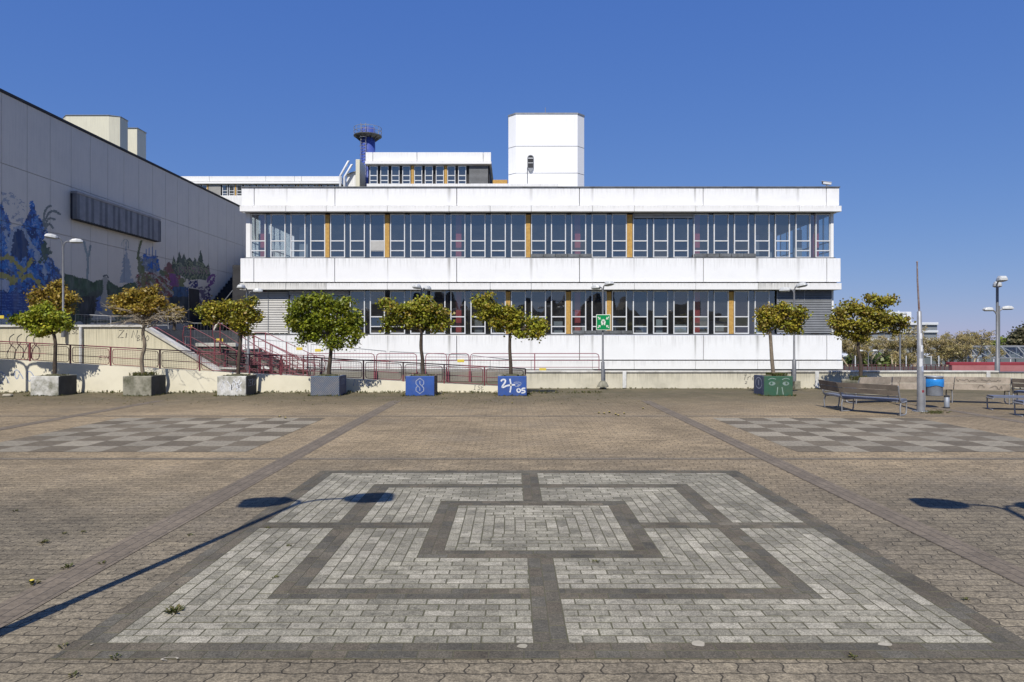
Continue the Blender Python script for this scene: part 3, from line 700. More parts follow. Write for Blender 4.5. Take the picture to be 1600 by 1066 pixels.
# ------------------------------------------------------------------ buildings behind
def ribbon_building(name, label, Z, xl, xr, y_top, y_par, y_cor, y_wt, y_wb, y_bot, depth, win, orange=(), blinds=(), panel='white_plain', joints=(), low=True):
    s = Z / F; X = lambda x: PX(x, Z); H = lambda y: PH(y, Z)
    t = thing(name, label, 'building', (X((xl + xr) / 2), Z, -3.2 if Z > 62 else 0))
    js = [xl] + list(joints) + [xr]
    for a, c in zip(js[:-1], js[1:]):
        p = MB(); p.box(X(a) + 0.02, X(c) - 0.02, Z, Z + 0.3, H(y_par), H(y_top), panel, 0.02); p.build('facade_panel', t)
    p = MB(); p.box(X(xl) - 0.02, X(xr) + 0.02, Z - 0.15, Z + depth + 0.15, H(y_cor), H(y_par + 0.8), panel, 0.02); p.build('cornice', t)
    p = MB(); p.box(X(xl) + 0.1, X(xr) - 0.1, Z + 0.31, Z + depth, H(y_par), H(y_top) - 0.02, panel); p.box(X(xl) + 0.15, X(xr) - 0.15, Z + 0.5, Z + depth - 0.3, H(y_wb), H(y_cor) - 0.005, 'dark')
    p.box(X(xl) + 0.1, X(xr) - 0.1, Z + 0.05, Z + depth, -3.2 if Z > 62 else 0, H(y_wb), panel); p.build('wall', t)
    for i, (wx, ww) in enumerate(win):
        x0, x1 = X(wx), X(wx + ww); z0, z1 = H(y_wb) + 0.01, H(y_wt); f = MB(); w = 0.06 if Z < 90 else 0.08
        f.box(x0, x0 + w, Z + 0.25, Z + 0.35, z0, z1, 'frame'); f.box(x1 - w, x1, Z + 0.25, Z + 0.35, z0, z1, 'frame')
        hgt = z1 - z0
        for q in (0.015, 0.2, 0.47, 0.985): f.box(x0 + w, x1 - w, Z + 0.255, Z + 0.345, z0 + q * hgt - 0.035, z0 + q * hgt + 0.035, 'frame')
        fo = f.build('window', t)
        g = MB(); g.face([(x0, Z + 0.3, z0), (x1, Z + 0.3, z0), (x1, Z + 0.3, z1), (x0, Z + 0.3, z1)], 'glass'); g.build('pane', fo)
    for (a, c) in orange:
        q = MB(); q.box(X(a), X(c), Z + 0.2, Z + 0.34, H(y_wb) + 0.01, H(y_wt), 'ply'); q.build('plywood_board', t)
    for (a, c) in blinds:
        q = MB(); n = 16; z0, z1 = H(y_wb) + 0.01, H(y_wt); h = (z1 - z0) / n
        for i in range(n): q.face([(X(a), Z + 0.15, z0 + i * h), (X(c), Z + 0.15, z0 + i * h), (X(c), Z + 0.22, z0 + (i + 1) * h), (X(a), Z + 0.22, z0 + (i + 1) * h)], 'blind_dark' if Z < 90 else 'blind_light')
        q.build('blind', t)
    return t
ribbon_building('rooftop_building', 'smaller white upper block with one window row rising behind the long building roof', 62.5, 571, 767.5, 238, 251.8, 256.8, 258, 287, 300, 10.5,
    [(576.5, 12.5), (593.5, 12.5), (610.8, 12.5), (628, 12.5), (646.5, 12.5), (663.3, 12.5), (680.5, 12.5), (698.5, 12.5), (715.5, 12.5)],
    orange=[(642, 646), (694, 698)], blinds=[(733, 762.5)], joints=(582.5, 651.5, 755))
ribbon_building('far_wing', 'low distant white wing with a window row between grey hall and blue chimney', 100, 262, 534, 275.5, 283.2, 287.3, 288.5, 305.5, 330, 4.5,
    [(304, 8), (314, 8), (346, 8.5), (356.5, 8.5), (368.5, 8.5)] + [(380 + i * 10.2, 8) for i in range(15)],
    orange=[(322, 324), (366, 368), (464, 466.5), (497, 499)], blinds=[(325, 344)], joints=(327, 415, 460, 471))

def stair_tower():
    Z = 55.0; X = lambda x: PX(x, Z); H = lambda y: PH(y, Z)
    t = thing('stair_tower', 'tall white octagonal tower with one small arched window on the roof', 'tower', (X(854), Z + 3, 0))
    xa, x0, x1, xb = X(794.3), X(806), X(902.5), X(914); c = (x0 - xa) * 1.0; yb_ = Z + c + 3.6
    poly = [(x0, Z), (x1, Z), (xb, Z + c), (xb, yb_), (x1, yb_ + c), (x0, yb_ + c), (xa, yb_), (xa, Z + c)]
    cx, cy = X(854), Z + 2.4
    sh = lambda k: [((x - cx) * k + cx, (y - cy) * k + cy) for x, y in poly]
    p = MB(); lv = [0, H(270.6), H(228.6), H(178.2)]
    for a, e in zip(lv[:-1], lv[1:]): p.prism(poly, a + 0.025, e - 0.025, 'tower')
    p.prism(sh(0.992), 0, lv[-1] - 0.05, 'grey_metal'); p.build('wall', t)
    p = MB(); p.prism(sh(1.012), lv[-1] - 0.02, lv[-1] + 0.1, 'grey_metal'); p.build('roof_edge', t)
    f = MB(); wx, wr = X(829), 0.27; zb, zt = H(263.5), H(247.5)
    arch = [(wx + wr * math.cos(R(a)), zt + wr * math.sin(R(a))) for a in range(0, 181, 15)]
    out = [(wx + wr, zb)] + arch + [(wx - wr, zb)]
    f.prism_y(out[::-1], Z - 0.05, Z + 0.02, 'grey_metal'); fo = f.build('window', t)
    g = MB(); k = 0.8; g.prism_y([((x - wx) * k + wx, (z - zt) * (k if z > zt else 0.93) + zt) for x, z in out][::-1], Z - 0.056, Z - 0.04, 'dark'); g.build('pane', fo)
    q = MB(); q.box(wx - 0.2, wx + 0.2, Z - 0.07, Z - 0.04, zt - 0.03, zt + 0.03, 'frame'); q.box(wx - 0.2, wx + 0.2, Z - 0.07, Z - 0.04, zt - 0.4, zt - 0.36, 'frame'); q.build('glazing_bar', fo)
    q = MB(); q.prism_y([(wx - 0.24, zb), (wx + 0.24, zb), (wx + 0.12, zb - 0.22), (wx, zb - 0.3), (wx - 0.12, zb - 0.22)][::-1], Z - 0.12, Z, 'grey_metal'); q.build('window_sill', fo)
    q = MB(); q.tube([(X(823.8), Z - 0.06, H(262)), (X(823.8), Z - 0.06, H(292))], 0.035, 'galv_dark', 6); q.build('downpipe', t)
    q = MB(); q.tube([(X(854), Z + 2, H(179)), (X(854), Z + 2, H(155))], 0.025, 'galv', 5); q.build('aerial', t)
stair_tower()

def chimney():
    Z = 70.0; X = lambda x: PX(x, Z); H = lambda y: PH(y, Z)
    x = X(574.5); r = (X(586) - X(563)) / 2
    t = thing('chimney', 'round blue chimney with a railed service platform beside the upper block', 'chimney', (x, Z, -3.2))
    p = MB(); p.lathe((x, Z, 0), [(r, -3.2), (r, H(201)), (r * 0.8, H(200.5)), (r * 0.8, H(203))], 'chimney_blue', 28); p.build('shaft', t)
    R2 = (X(596) - X(552.5)) / 2; zp = H(213)
    p = MB(); p.lathe((x, Z, 0), [(r * 1.01, zp - 0.25), (R2 * 0.98, zp - 0.05), (R2, zp - 0.03), (R2, zp + 0.03), (r, zp + 0.031)], 'deck_under', 28, False)
    for k in range(12):
        a = 2 * math.pi * k / 12; dx, dy = math.cos(a), math.sin(a)
        p.prism_y([(0, 0), (0, 0), (0, 0)], 0, 0, 'deck_under') if False else None
        p.face([(x + r * dx, Z + r * dy, zp - 0.05), (x + R2 * 0.95 * dx, Z + R2 * 0.95 * dy, zp - 0.05), (x + r * dx, Z + r * dy, zp - 0.55)], 'deck_under')
    po = p.build('platform', t)
    p = MB()
    for zz in (0.42, 0.8):
        p.tube([(x + R2 * 0.98 * math.cos(2 * math.pi * k / 24), Z + R2 * 0.98 * math.sin(2 * math.pi * k / 24), zp + zz) for k in range(25)], 0.025, 'galv', 5, False)
    for k in range(14):
        a = 2 * math.pi * k / 14; p.tube([(x + R2 * 0.98 * math.cos(a), Z + R2 * 0.98 * math.sin(a), zp + 0.02), (x + R2 * 0.98 * math.cos(a), Z + R2 * 0.98 * math.sin(a), zp + 0.82)], 0.025, 'galv', 5)
    p.build('railing', po)
    p = MB(); lx = X(570.5); ly = Z - r - 0.12
    for dx in (-0.25, 0.25): p.tube([(lx + dx, ly, 5), (lx + dx, ly, zp + 1.1)], 0.035, 'galv', 5)
    z = 12.0
    while z < zp + 1.0: p.tube([(lx - 0.25, ly, z), (lx + 0.25, ly, z)], 0.02, 'galv', 4); z += 0.3
    z = 14.0
    while z < zp: p.tube([(lx + 0.38 * math.cos(R(a)), ly - 0.05 - 0.4 * math.sin(R(a)), z) for a in range(0, 181, 30)], 0.02, 'galv', 4, False); z += 0.9
    p.build('ladder', t)
    # little plant room and exhaust tubes standing left of it
    Z = 66.0
    p = MB(); p.box(PX(555.6, Z), PX(562, Z), Z, Z + 2.5, 0, PH(249, Z), 'cream_tower', 0.02)
    tag(p.build('vent_shaft'), 'narrow cream ventilation shaft directly left of the blue chimney', 'vent shaft')
    t2 = thing('plant_room', 'small white sloping roofed plant room left of the narrow cream shaft', 'plant room', (PX(548, 67), 67, 0))
    Z = 67.0
    p = MB(); p.prism_y([(PX(541.5, Z), 0), (PX(555.5, Z), 0), (PX(555.5, Z), PH(268.8, Z)), (PX(541.5, Z), PH(273, Z))], Z, Z + 3, 'white_plain'); p.build('wall', t2)
    p = MB(); p.prism_y([(PX(540.5, Z), PH(273.8, Z)), (PX(555.6, Z), PH(269, Z)), (PX(555.6, Z), PH(268, Z)), (PX(540.5, Z), PH(272.6, Z))], Z - 0.2, Z + 3.1, 'grey_metal'); p.build('roof', t2)
    for (xa, ya, xb, yb_, lab) in ((531.5, 275, 544.3, 252, 'longer slanting white exhaust tube on the far wing roof end'), (538, 277, 549.5, 257.5, 'shorter slanting white exhaust tube beside the plant room')):
        Z = 66.5; p = MB(); p.tube([(PX(xa, Z), Z, PH(ya, Z)), (PX(xb, Z), Z, PH(yb_, Z)), (PX(xb + 1.2, Z), Z, PH(yb_ + 0.6, Z))], 0.11, 'frame', 8)
        p.tube([(PX(xa, Z), Z, PH(ya, Z)), (PX(xa, Z), Z, 12)], 0.11, 'frame', 8)
        tag(p.build('exhaust_tube'), lab, 'exhaust tube')
chimney()

def roof_bits():
    Z = 50.0
    p = MB(); p.box(PX(735, Z), PX(872, Z), Z, Z + 6, 6, PH(287, Z), 'white_plain', 0.03)
    tag(p.build('roof_parapet'), 'low white parapet at the foot of the octagonal tower', 'parapet')
    Z = 60.0; p = MB(); p.box(PX(770, Z), PX(793, Z), Z, Z + 2, 6, PH(281, Z), 'ply', 0.02)
    tag(p.build('timber_box'), 'orange timber housing between the upper block and the tower', 'roof housing')
    # cream tower behind the grey hall
    Z = 75.0; X = lambda x: PX(x, Z); H = lambda y: PH(y, Z)
    t = thing('cream_tower', 'broad pale cream tower with cut corners rising behind the grey hall', 'tower', (X(150), Z, -3.2))
    p = MB(); x0, x1, x2 = X(103), X(170), X(183.5); c = x2 - x1; yb_ = (x2 * -1) * F / (800 - 199.5)
    p.prism([(x0 - c, Z + c), (x0, Z), (x1, Z), (x2, Z + c * 0.5), (x2, yb_), (x1, yb_ + c), (x0, yb_ + c), (x0 - c, yb_)], -3.2, H(180.5), 'cream_tower'); p.build('wall', t)
    p = MB(); p.prism([(x0 - c - .05, Z + c), (x0, Z - .08), (x1, Z - .08), (x2 + .08, Z + c * 0.5), (x2 + .08, yb_), (x1, yb_ + c + .08), (x0, yb_ + c + .08), (x0 - c - .05, yb_)], H(180.5) + 0.002, H(179.6), 'grey_metal'); p.build('roof_edge', t)
    p = MB(); p.tube([(X(114), Z + 1, H(180)), (X(114), Z + 1, H(176))], 0.08, 'galv', 6); p.build('aerial', t)
    Z = 84.0
    t = thing('cream_tower', 'narrower cream tower block just right of and behind the broad cream tower', 'tower', (X(207), Z, -3.2))
    x0, x1 = X(190), PX(214, Z); yb_ = -x1 * F / (800 - 228)
    p = MB(); p.prism([(x0, Z), (x1, Z), (x1, yb_), (x0, yb_)], -3.2, PH(200.3, Z), 'cream_tower'); p.build('wall', t)
    p = MB(); p.prism([(x0 - .1, Z - .1), (x1 + .1, Z - .1), (x1 + .1, yb_ + .1), (x0 - .1, yb_ + .1)], PH(200.3, Z) + 0.002, PH(199.6, Z), 'grey_metal'); p.build('roof_edge', t)
roof_bits()

# ------------------------------------------------------------------ grey hall with the murals
XW = -22.0
def wall_px(Y, H): return 800 + XW * F / Y, HY - (H - CZ) * F / Y
def value_noise(u, v, seed):
    r = np.random.default_rng(seed); g = r.random((64, 64))
    def s(u, v):
        iu = np.floor(u).astype(int); iv = np.floor(v).astype(int); fu = u - iu; fv = v - iv
        fu = fu * fu * (3 - 2 * fu); fv = fv * fv * (3 - 2 * fv)
        a = g[iu % 64, iv % 64]; b_ = g[(iu + 1) % 64, iv % 64]; c = g[iu % 64, (iv + 1) % 64]; e = g[(iu + 1) % 64, (iv + 1) % 64]
        return (a * (1 - fu) + b_ * fu) * (1 - fv) + (c * (1 - fu) + e * fu) * fv
    return s(u, v) * 0.6 + s(u * 2.1 + 7, v * 2.1 + 3) * 0.28 + s(u * 4.3 + 1, v * 4.3 + 9) * 0.12
def inpoly(px, py, poly):
    ins = np.zeros(px.shape, bool); n = len(poly)
    for i in range(n):
        x1, y1 = poly[i]; x2, y2 = poly[(i + 1) % n]
        if y1 == y2: continue
        cond = ((y1 > py) != (y2 > py)) & (px < (x2 - x1) * (py - y1) / (y2 - y1) + x1); ins ^= cond
    return ins
def dseg(px, py, pts):
    d_ = np.full(px.shape, 1e9)
    for (x1, y1), (x2, y2) in zip(pts[:-1], pts[1:]):
        L = (x2 - x1) ** 2 + (y2 - y1) ** 2 + 1e-9
        t = np.clip(((px - x1) * (x2 - x1) + (py - y1) * (y2 - y1)) / L, 0, 1)
        d_ = np.minimum(d_, np.hypot(px - x1 - t * (x2 - x1), py - y1 - t * (y2 - y1)))
    return d_

def hall():
    t = thing('grey_hall', 'windowless grey panelled hall with painted murals and a long louvred strip', 'building', (XW, 40, 0))
    p = MB(); p.box(XW - 30, XW - 0.06, 12, 57.5, 0, 12.45, 'grey_wall'); p.build('wall', t)
    ys = [12.0 + 0.1]
    y = 29.43 - 1.545 * 11
    cols = []
    while y < 57.4: cols.append(y); y += 1.545
    cols.append(57.5)
    levels = [0.0, 6.86, 9.35, 12.4]
    for a, e in zip(cols[:-1], cols[1:]):
        p = MB()
        for z0, z1 in zip(levels[:-1], levels[1:]): p.box(XW - 0.058, XW, a + 0.012, e - 0.012, z0 + 0.012, z1 - 0.012, 'grey_wall')
        p.build('wall_panel', t)
    p = MB(); p.box(XW - 30, XW + 0.05, 12, 57.6, 12.402, 12.52, 'dark'); p.build('roof_edge', t)
    # louvred box
    p = MB(); p.box(XW + 0.004, XW + 0.35, 34.0, 42.1, 9.02, 9.14, 'louvre', 0.01); p.box(XW + 0.004, XW + 0.3, 34.05, 42.05, 7.72, 7.78, 'dark')
    p.box(XW + 0.004, XW + 0.12, 34.0, 42.1, 7.78, 9.02, 'dark')
    p.box(XW + 0.13, XW + 0.345, 33.97, 34.0, 7.74, 9.015, 'louvre_dark'); p.box(XW + 0.13, XW + 0.345, 42.1, 42.13, 7.74, 9.015, 'louvre')
    n = 34
    for i in range(n):
        ya = 34.02 + (42.06 - 34.02) * i / n; dz = 0.03 * math.sin(i * 2.3)
        p.faces([(XW + 0.27, ya, 7.75), (XW + 0.34, ya + 0.185, 7.75), (XW + 0.34, ya + 0.185, 9.02), (XW + 0.27, ya, 9.02), (XW + 0.16, ya + 0.2, 7.75), (XW + 0.16, ya + 0.2, 9.02)], [(0, 1, 2, 3), (1, 4, 5, 2)], 'louvre' if (i * 7) % 5 > 1 else 'louvre_dark')  # darker slats put the shade contrast between fins into the colour
    p.build('louvre_strip', t)
    # doorway under the stair
    p = MB(); p.box(XW + 0.003, XW + 0.06, 46.5, 47.9, 2.2, 5.2, 'dark', 0.01); p.build('door', t)
    # mural: cells of paint on the wall
    Y = np.arange(24.0, 57.0, 0.055); Z = np.arange(2.3, 8.3, 0.045)
    YY, ZZ = np.meshgrid(Y, Z, indexing='ij')
    px, py = wall_px(YY + 0.027, ZZ + 0.022)
    n1 = value_noise(px * 0.09, py * 0.09, 1); n2 = value_noise(px * 0.3, py * 0.3, 2); n3 = value_noise(px * 0.16 + n1 * 3, py * 0.16 + n2 * 2, 3); n4 = value_noise(px * 0.5, py * 0.22, 4)
    wx = px + (n2 - 0.5) * 9; wy = py + (n1 - 0.5) * 10
    C = np.zeros(px.shape + (3,)); A = np.zeros(px.shape, bool)
    def paint(mask, c, vary=0.25):
        k = (1 + (n4 - 0.5) * 2 * vary)[..., None]
        c = np.array(c); g_ = c.mean(); c = np.maximum(c * 1.1 - g_ * 0.1, 0.01)
        C[mask] = (c * k)[mask]; A[mask] = True
    def stroke(pts, w, c, vary=0.25, j=True):
        q = [(a[0], a[1]) for a in smoothp([(x, y, 0) for x, y in pts], 5)]
        paint((dseg(wx if j else px, wy if j else py, q) < w * (0.8 + 0.4 * n2)), c, vary)
    # faint bluish wash and blue beast
    paint(inpoly(wx, wy, [(-60, 290), (15, 300), (60, 330), (70, 370), (60, 400), (-60, 400)]) & (n3 > 0.60), (0.36, 0.38, 0.42))
    blue = [(-60, 330), (2, 322), (12, 340), (20, 372), (35, 350), (44, 338), (49, 309), (56, 333), (67, 347), (73, 366), (66, 388), (78, 402), (96, 432), (99, 440), (88, 452), (92, 470), (80, 492), (-60, 500)]
    mk = inpoly(wx, wy, blue); paint(mk, (0.03, 0.10, 0.34))
    paint(mk & (n3 > 0.52), (0.06, 0.19, 0.47)); paint(mk & (n3 < 0.40), (0.02, 0.05, 0.15)); paint(mk & (n3 > 0.70), (0.24, 0.33, 0.50)); paint(mk & (n2 > 0.70), (0.12, 0.26, 0.50))
    paint(inpoly(wx, wy, [(16, 365), (28, 352), (40, 366), (44, 395), (30, 408), (18, 395)]), (0.018, 0.05, 0.14)); 
    for a in ([(15, 398), (18, 372), (27, 353), (38, 362), (50, 385), (62, 402), (72, 430)], [(45, 372), (55, 395), (60, 412)], [(8, 360), (12, 385), (14, 400)]): stroke(a, 2.4, (0.34, 0.40, 0.48))
    for a in ([(-10, 405), (12, 402), (25, 412), (34, 424), (22, 440)], [(16, 442), (30, 428), (44, 416), (48, 405)], [(30, 440), (42, 432), (54, 436), (62, 448)], [(-10, 425), (8, 432), (18, 440)]): stroke(a, 3.4, (0.36, 0.32, 0.10))
    for a in ([(0, 418), (20, 422), (30, 440), (44, 456), (40, 470)], [(50, 420), (66, 440), (80, 460)], [(-10, 440), (10, 446), (20, 455)]): stroke(a, 2.2, (0.04, 0.16, 0.42))
    paint(inpoly(wx, wy, [(-10, 438), (8, 434), (15, 446), (10, 455), (-10, 456)]), (0.42, 0.45, 0.52))
    m2 = inpoly(wx, wy, [(-60, 456), (20, 458), (50, 468), (52, 486), (-60, 492)]); paint(m2, (0.03, 0.07, 0.24)); paint(m2 & (np.sin(py * 1.5 + n2 * 4) > 0.7), (0.10, 0.18, 0.40))
    paint(inpoly(wx, wy, [(62, 385), (72, 378), (80, 392), (70, 410)]), (0.05, 0.09, 0.06)); stroke([(74, 398), (84, 418), (96, 434)], 1.6, (0.05, 0.08, 0.16)); stroke([(62, 410), (70, 400)], 2, (0.06, 0.10, 0.07))
    paint(inpoly(wx, wy, [(84, 452), (104, 462), (104, 500), (60, 500), (70, 476)]), (0.03, 0.05, 0.10)); paint(inpoly(wx, wy, [(214, 462), (300, 462), (316, 506), (208, 506)]), (0.025, 0.045, 0.07), 0.5)
    # grey-green fronds
    for a in ([(68, 350), (69, 334), (74, 324), (79, 322)], [(70, 345), (76, 333), (85, 330), (93, 335)], [(69, 353), (76, 342), (85, 343)], [(70, 358), (76, 350), (82, 356)]): stroke(a, 1.7, (0.20, 0.22, 0.20), j=False)
    stroke([(131, 378), (134, 392), (137, 404), (136, 440)], 1.8, (0.30, 0.35, 0.34), j=False); stroke([(141, 384), (139, 396), (136, 406)], 1.7, (0.30, 0.35, 0.34), j=False)
    # hill
    paint(inpoly(wx, wy, [(99, 428), (120, 434), (140, 440), (160, 437), (185, 447), (212, 441), (218, 505), (99, 505)]), (0.045, 0.085, 0.045), 0.5)
    paint(inpoly(wx, wy, [(100, 450), (216, 458), (216, 505), (100, 505)]) & (n3 > 0.5), (0.03, 0.05, 0.03)); paint(inpoly(wx, wy, [(122, 466), (150, 462), (156, 496), (124, 496)]), (0.012, 0.014, 0.013))
    paint(inpoly(wx, wy, [(200, 444), (216, 442), (216, 500), (178, 500), (172, 470), (186, 462)]) & (n2 > 0.45), (0.08, 0.12, 0.07))
    # pale long-necked bird
    paint(inpoly(px + (n2 - .5) * 2, py, [(160, 434), (165, 431), (168, 437), (166, 452), (169, 468), (174, 484), (180, 500), (142, 500), (150, 484), (156, 470), (161, 452)]), (0.38, 0.37, 0.33), 0.15)
    paint(inpoly(wx, wy, [(152, 466), (158, 463), (157, 486), (150, 484)]), (0.10, 0.16, 0.36))
    stroke([(161, 432), (166, 430), (169, 434)], 1.0, (0.08, 0.10, 0.10), j=False)
    # pale blue castle-like cone and thin lines
    paint(inpoly(wx, py, [(196, 388), (200, 402), (204, 420), (208, 442), (186, 442), (191, 416)]), (0.34, 0.38, 0.42), 0.1); stroke([(197, 378), (197, 392)], 0.8, (0.33, 0.37, 0.4), j=False)
    stroke([(190, 385), (191, 378), (196, 374), (200, 378), (200, 388)], 0.5, (0.32, 0.37, 0.36), j=False)
    # green stalk
    stroke([(220.5, 377), (217, 390), (216, 400), (219, 415), (223, 432)], 1.7, (0.12, 0.14, 0.05), j=False); paint(inpoly(wx, wy, [(214, 402), (219, 402), (228, 424), (228, 444), (216, 444)]), (0.13, 0.15, 0.05))
    mk = inpoly(wx, wy, [(222, 399), (236, 398), (247, 399), (249, 420), (240, 427), (228, 424), (221, 412)]); paint(mk, (0.03, 0.12, 0.40), 0.5); paint(mk & (n3 > 0.52), (0.16, 0.20, 0.26)); paint(mk & (n2 > 0.68), (0.30, 0.34, 0.40))
    for x_ in (228, 233, 238, 243): stroke([(x_, 386 + (x_ % 7)), (x_, 400)], 0.7, (0.14, 0.24, 0.46), j=False)
    # red, olive and rose tangle
    reg = inpoly(wx, wy, [(213, 430), (232, 426), (250, 424), (262, 410), (272, 416), (280, 420), (288, 446), (284, 470), (300, 474), (300, 500), (213, 500)])
    paint(reg, (0.16, 0.11, 0.07)); paint(reg & (n3 > 0.5), (0.24, 0.05, 0.05)); paint(reg & (n3 < 0.42), (0.17, 0.16, 0.05)); paint(reg & (n2 > 0.62), (0.36, 0.34, 0.30)); paint(reg & (n2 < 0.28), (0.06, 0.06, 0.05))
    for a in ([(240, 430), (252, 444), (268, 462)], [(236, 442), (250, 456), (262, 470)], [(246, 426), (256, 436), (266, 448)]): stroke(a, 2.6, (0.38, 0.36, 0.33)); stroke([(a[0][0] + 3, a[0][1] + 5)] + [(q[0] + 3, q[1] + 5) for q in a[1:]], 1.1, (0.20, 0.05, 0.05))
    paint(inpoly(wx, wy, [(259, 412), (264, 410), (269, 416), (266, 426), (260, 424)]), (0.20, 0.09, 0.09)); paint(inpoly(wx, wy, [(250, 418), (256, 420), (256, 432), (250, 430)]), (0.10, 0.14, 0.08))
    paint(inpoly(wx, wy, [(264, 427), (276, 427), (277, 446), (266, 446)]), (0.22, 0.07, 0.22)); paint(inpoly(wx, wy, [(278, 436), (288, 434), (288, 450), (278, 452)]), (0.16, 0.18, 0.08))
    paint(inpoly(wx, wy, [(271, 448), (294, 446), (294, 466), (271, 468)]), (0.03, 0.09, 0.20), 0.5); paint(inpoly(wx, wy, [(262, 466), (300, 464), (312, 500), (262, 500)]), (0.02, 0.035, 0.05), 0.5)
    # spiky green lettering
    letter = inpoly(px + (n2 - .5) * 2.5, py + (n2 - .5) * 2, [(268, 418), (271, 399), (275, 412), (280, 393), (284, 405), (287, 395), (291, 406), (296, 402), (301, 409), (304, 402), (308, 410), (314, 390), (317, 410), (322, 418), (326, 411), (329, 432), (322, 438), (308, 436), (296, 438), (284, 432), (275, 430)])
    paint(letter, (0.05, 0.075, 0.05)); 
    for i in range(10):
        x_ = 270 + i * 5.8; paint(letter & (dseg(wx, wy, [(x_, 404 + (i % 3) * 3), (x_ + 10, 424), (x_ + 6, 436)]) < 1.1), (0.22, 0.25, 0.14)); paint(letter & (dseg(wx, wy, [(x_ + 2, 416), (x_ + 9, 428)]) < 0.8), (0.26, 0.18, 0.18))
    paint(inpoly(wx, wy, [(294, 438), (308, 438), (312, 470), (318, 500), (296, 500)]) & (n2 > 0.4), (0.03, 0.03, 0.14), 0.6)
    paint(inpoly(wx, wy, [(322, 438), (332, 428), (338, 432), (334, 446), (326, 448)]) & (n2 > 0.42), (0.20, 0.08, 0.24))
    paint(inpoly(wx, wy, [(308, 448), (326, 446), (330, 474), (312, 480)]) & (n3 > 0.48), (0.10, 0.06, 0.14))
    # keep the panel joints open
    for c_ in cols: C[np.abs(YY + 0.027 - c_) < 0.028] *= 0.6
    C[np.abs(ZZ + 0.022 - 6.86) < 0.023] *= 0.5
    A &= ~((YY > 46.4) & (YY < 47.95) & (ZZ < 5.25)); A &= ~((YY > 33.9) & (YY < 42.2) & (ZZ > 7.6))
    fade = np.clip(0.05 + 0.6 * (value_noise(px * 0.22, py * 0.05, 11) - 0.38), 0.03, 0.3)[..., None]; C = C * (1 - fade) + np.array([0.30, 0.31, 0.30]) * fade
    idx = np.argwhere(A); n = len(idx); y0 = YY[A]; z0 = ZZ[A]; c = C[A]
    xx = np.full(n, XW + 0.004)
    V = np.stack([np.stack([xx, y0, z0], 1), np.stack([xx, y0 + 0.055, z0], 1), np.stack([xx, y0 + 0.055, z0 + 0.045], 1), np.stack([xx, y0, z0 + 0.045], 1)], 1).reshape(-1, 3) - np.array([XW, 40, 0])
    me = bpy.data.meshes.new('mural_painting'); me.from_pydata(V.tolist(), [], [(4 * i, 4 * i + 1, 4 * i + 2, 4 * i + 3) for i in range(n)])
    me.materials.append(M['mural']); a = me.color_attributes.new('Col', 'FLOAT_COLOR', 'CORNER')
    a.data.foreach_set('color', np.repeat(np.concatenate([c, np.ones((n, 1))], 1), 4, 0).astype(np.float32).ravel()); me.update()
    o = bpy.data.objects.new('mural_painting', me); COL.objects.link(o); o.parent = t
hall()

# ------------------------------------------------------------------ raised terrace, stairs, walls, ramp
YL, YR, YU = 22.6, 24.3, 24.6
b = MB(); b.box(XW, -13.6, YU + 0.21, 57, 0.0, 2.15, 'terrace'); b.build('terrace', kind='structure')

def letters(word, u0, v0, h, w, place, mb, mat, slant=0.15, lw=0.02):
    G = {'T': [[(0, 1), (1, 1)], [(.5, 1), (.45, 0)]], 'r': [[(0, .7), (.1, 0)], [(.05, .4), (.4, .7), (.7, .6)]], 'e': [[(0, .35), (.7, .4), (.5, .75), (.1, .5), (.15, .05), (.7, .1)]],
         '2': [[(0, .8), (.35, 1), (.75, .8), (.5, .45), (0, .02), (.45, .12), (.9, .0)]], 'I': [[(.3, 1), (.3, 0)], [(0, 1), (.6, 1)], [(0, 0), (.6, 0)]], 'S': [[(.9, .9), (.3, 1), (.1, .7), (.8, .4), (.7, .05), (0, .1)]], 'C': [[(.9, .9), (.3, 1), (0, .5), (.3, 0), (.9, .1)]],
         'Z': [[(0, 1), (.9, 1), (0, 0), (1, .05)]], 'i': [[(.2, .65), (.2, 0)], [(.2, .9), (.25, .95)]], 'n': [[(0, .6), (.05, 0)], [(.05, .4), (.4, .65), (.7, .5), (.75, 0)]], 'A': [[(0, 0), (.4, 1), (.8, 0)], [(.1, .35), (.7, .4)]],
         'E': [[(.8, 1), (0, .95), (.05, 0), (.85, .05)], [(0, .5), (.6, .5)]], 'Y': [[(0, 1), (.4, .5), (.35, 0)], [(.85, 1), (.4, .5)]], 'K': [[(0, 1), (.05, 0)], [(.8, 1), (.05, .45), (.85, 0)]], 'N': [[(0, 0), (.05, 1), (.8, 0), (.85, 1)]],
         'B': [[(0, 0), (.05, 1), (.7, .8), (.1, .5), (.85, .25), (0, 0)]], 'O': [[(.5, 1), (0, .5), (.5, 0), (.95, .5), (.5, 1)]], 'R': [[(0, 0), (.05, 1), (.75, .8), (.1, .5), (.8, 0)]],
         '0': [[(.5, 1), (.05, .75), (.05, .25), (.5, 0), (.95, .25), (.95, .75), (.5, 1)]], '5': [[(.95, 1), (.15, 1), (.1, .55), (.7, .6), (.9, .3), (.6, .02), (0, .08)]]}
    u = u0
    for ch in word:
        if ch in G:
            for st in G[ch]:
                pts = [(u + p[0] * w + p[1] * h * slant, v0 + p[1] * h, 0) for p in st]
                pts = smoothp(pts, 4) if len(pts) > 2 and ch not in 'TIEKNZYA' else pts
                mb.ribbon([(p[0], p[1]) for p in pts], lw, place, mat)
        u += w * 1.25

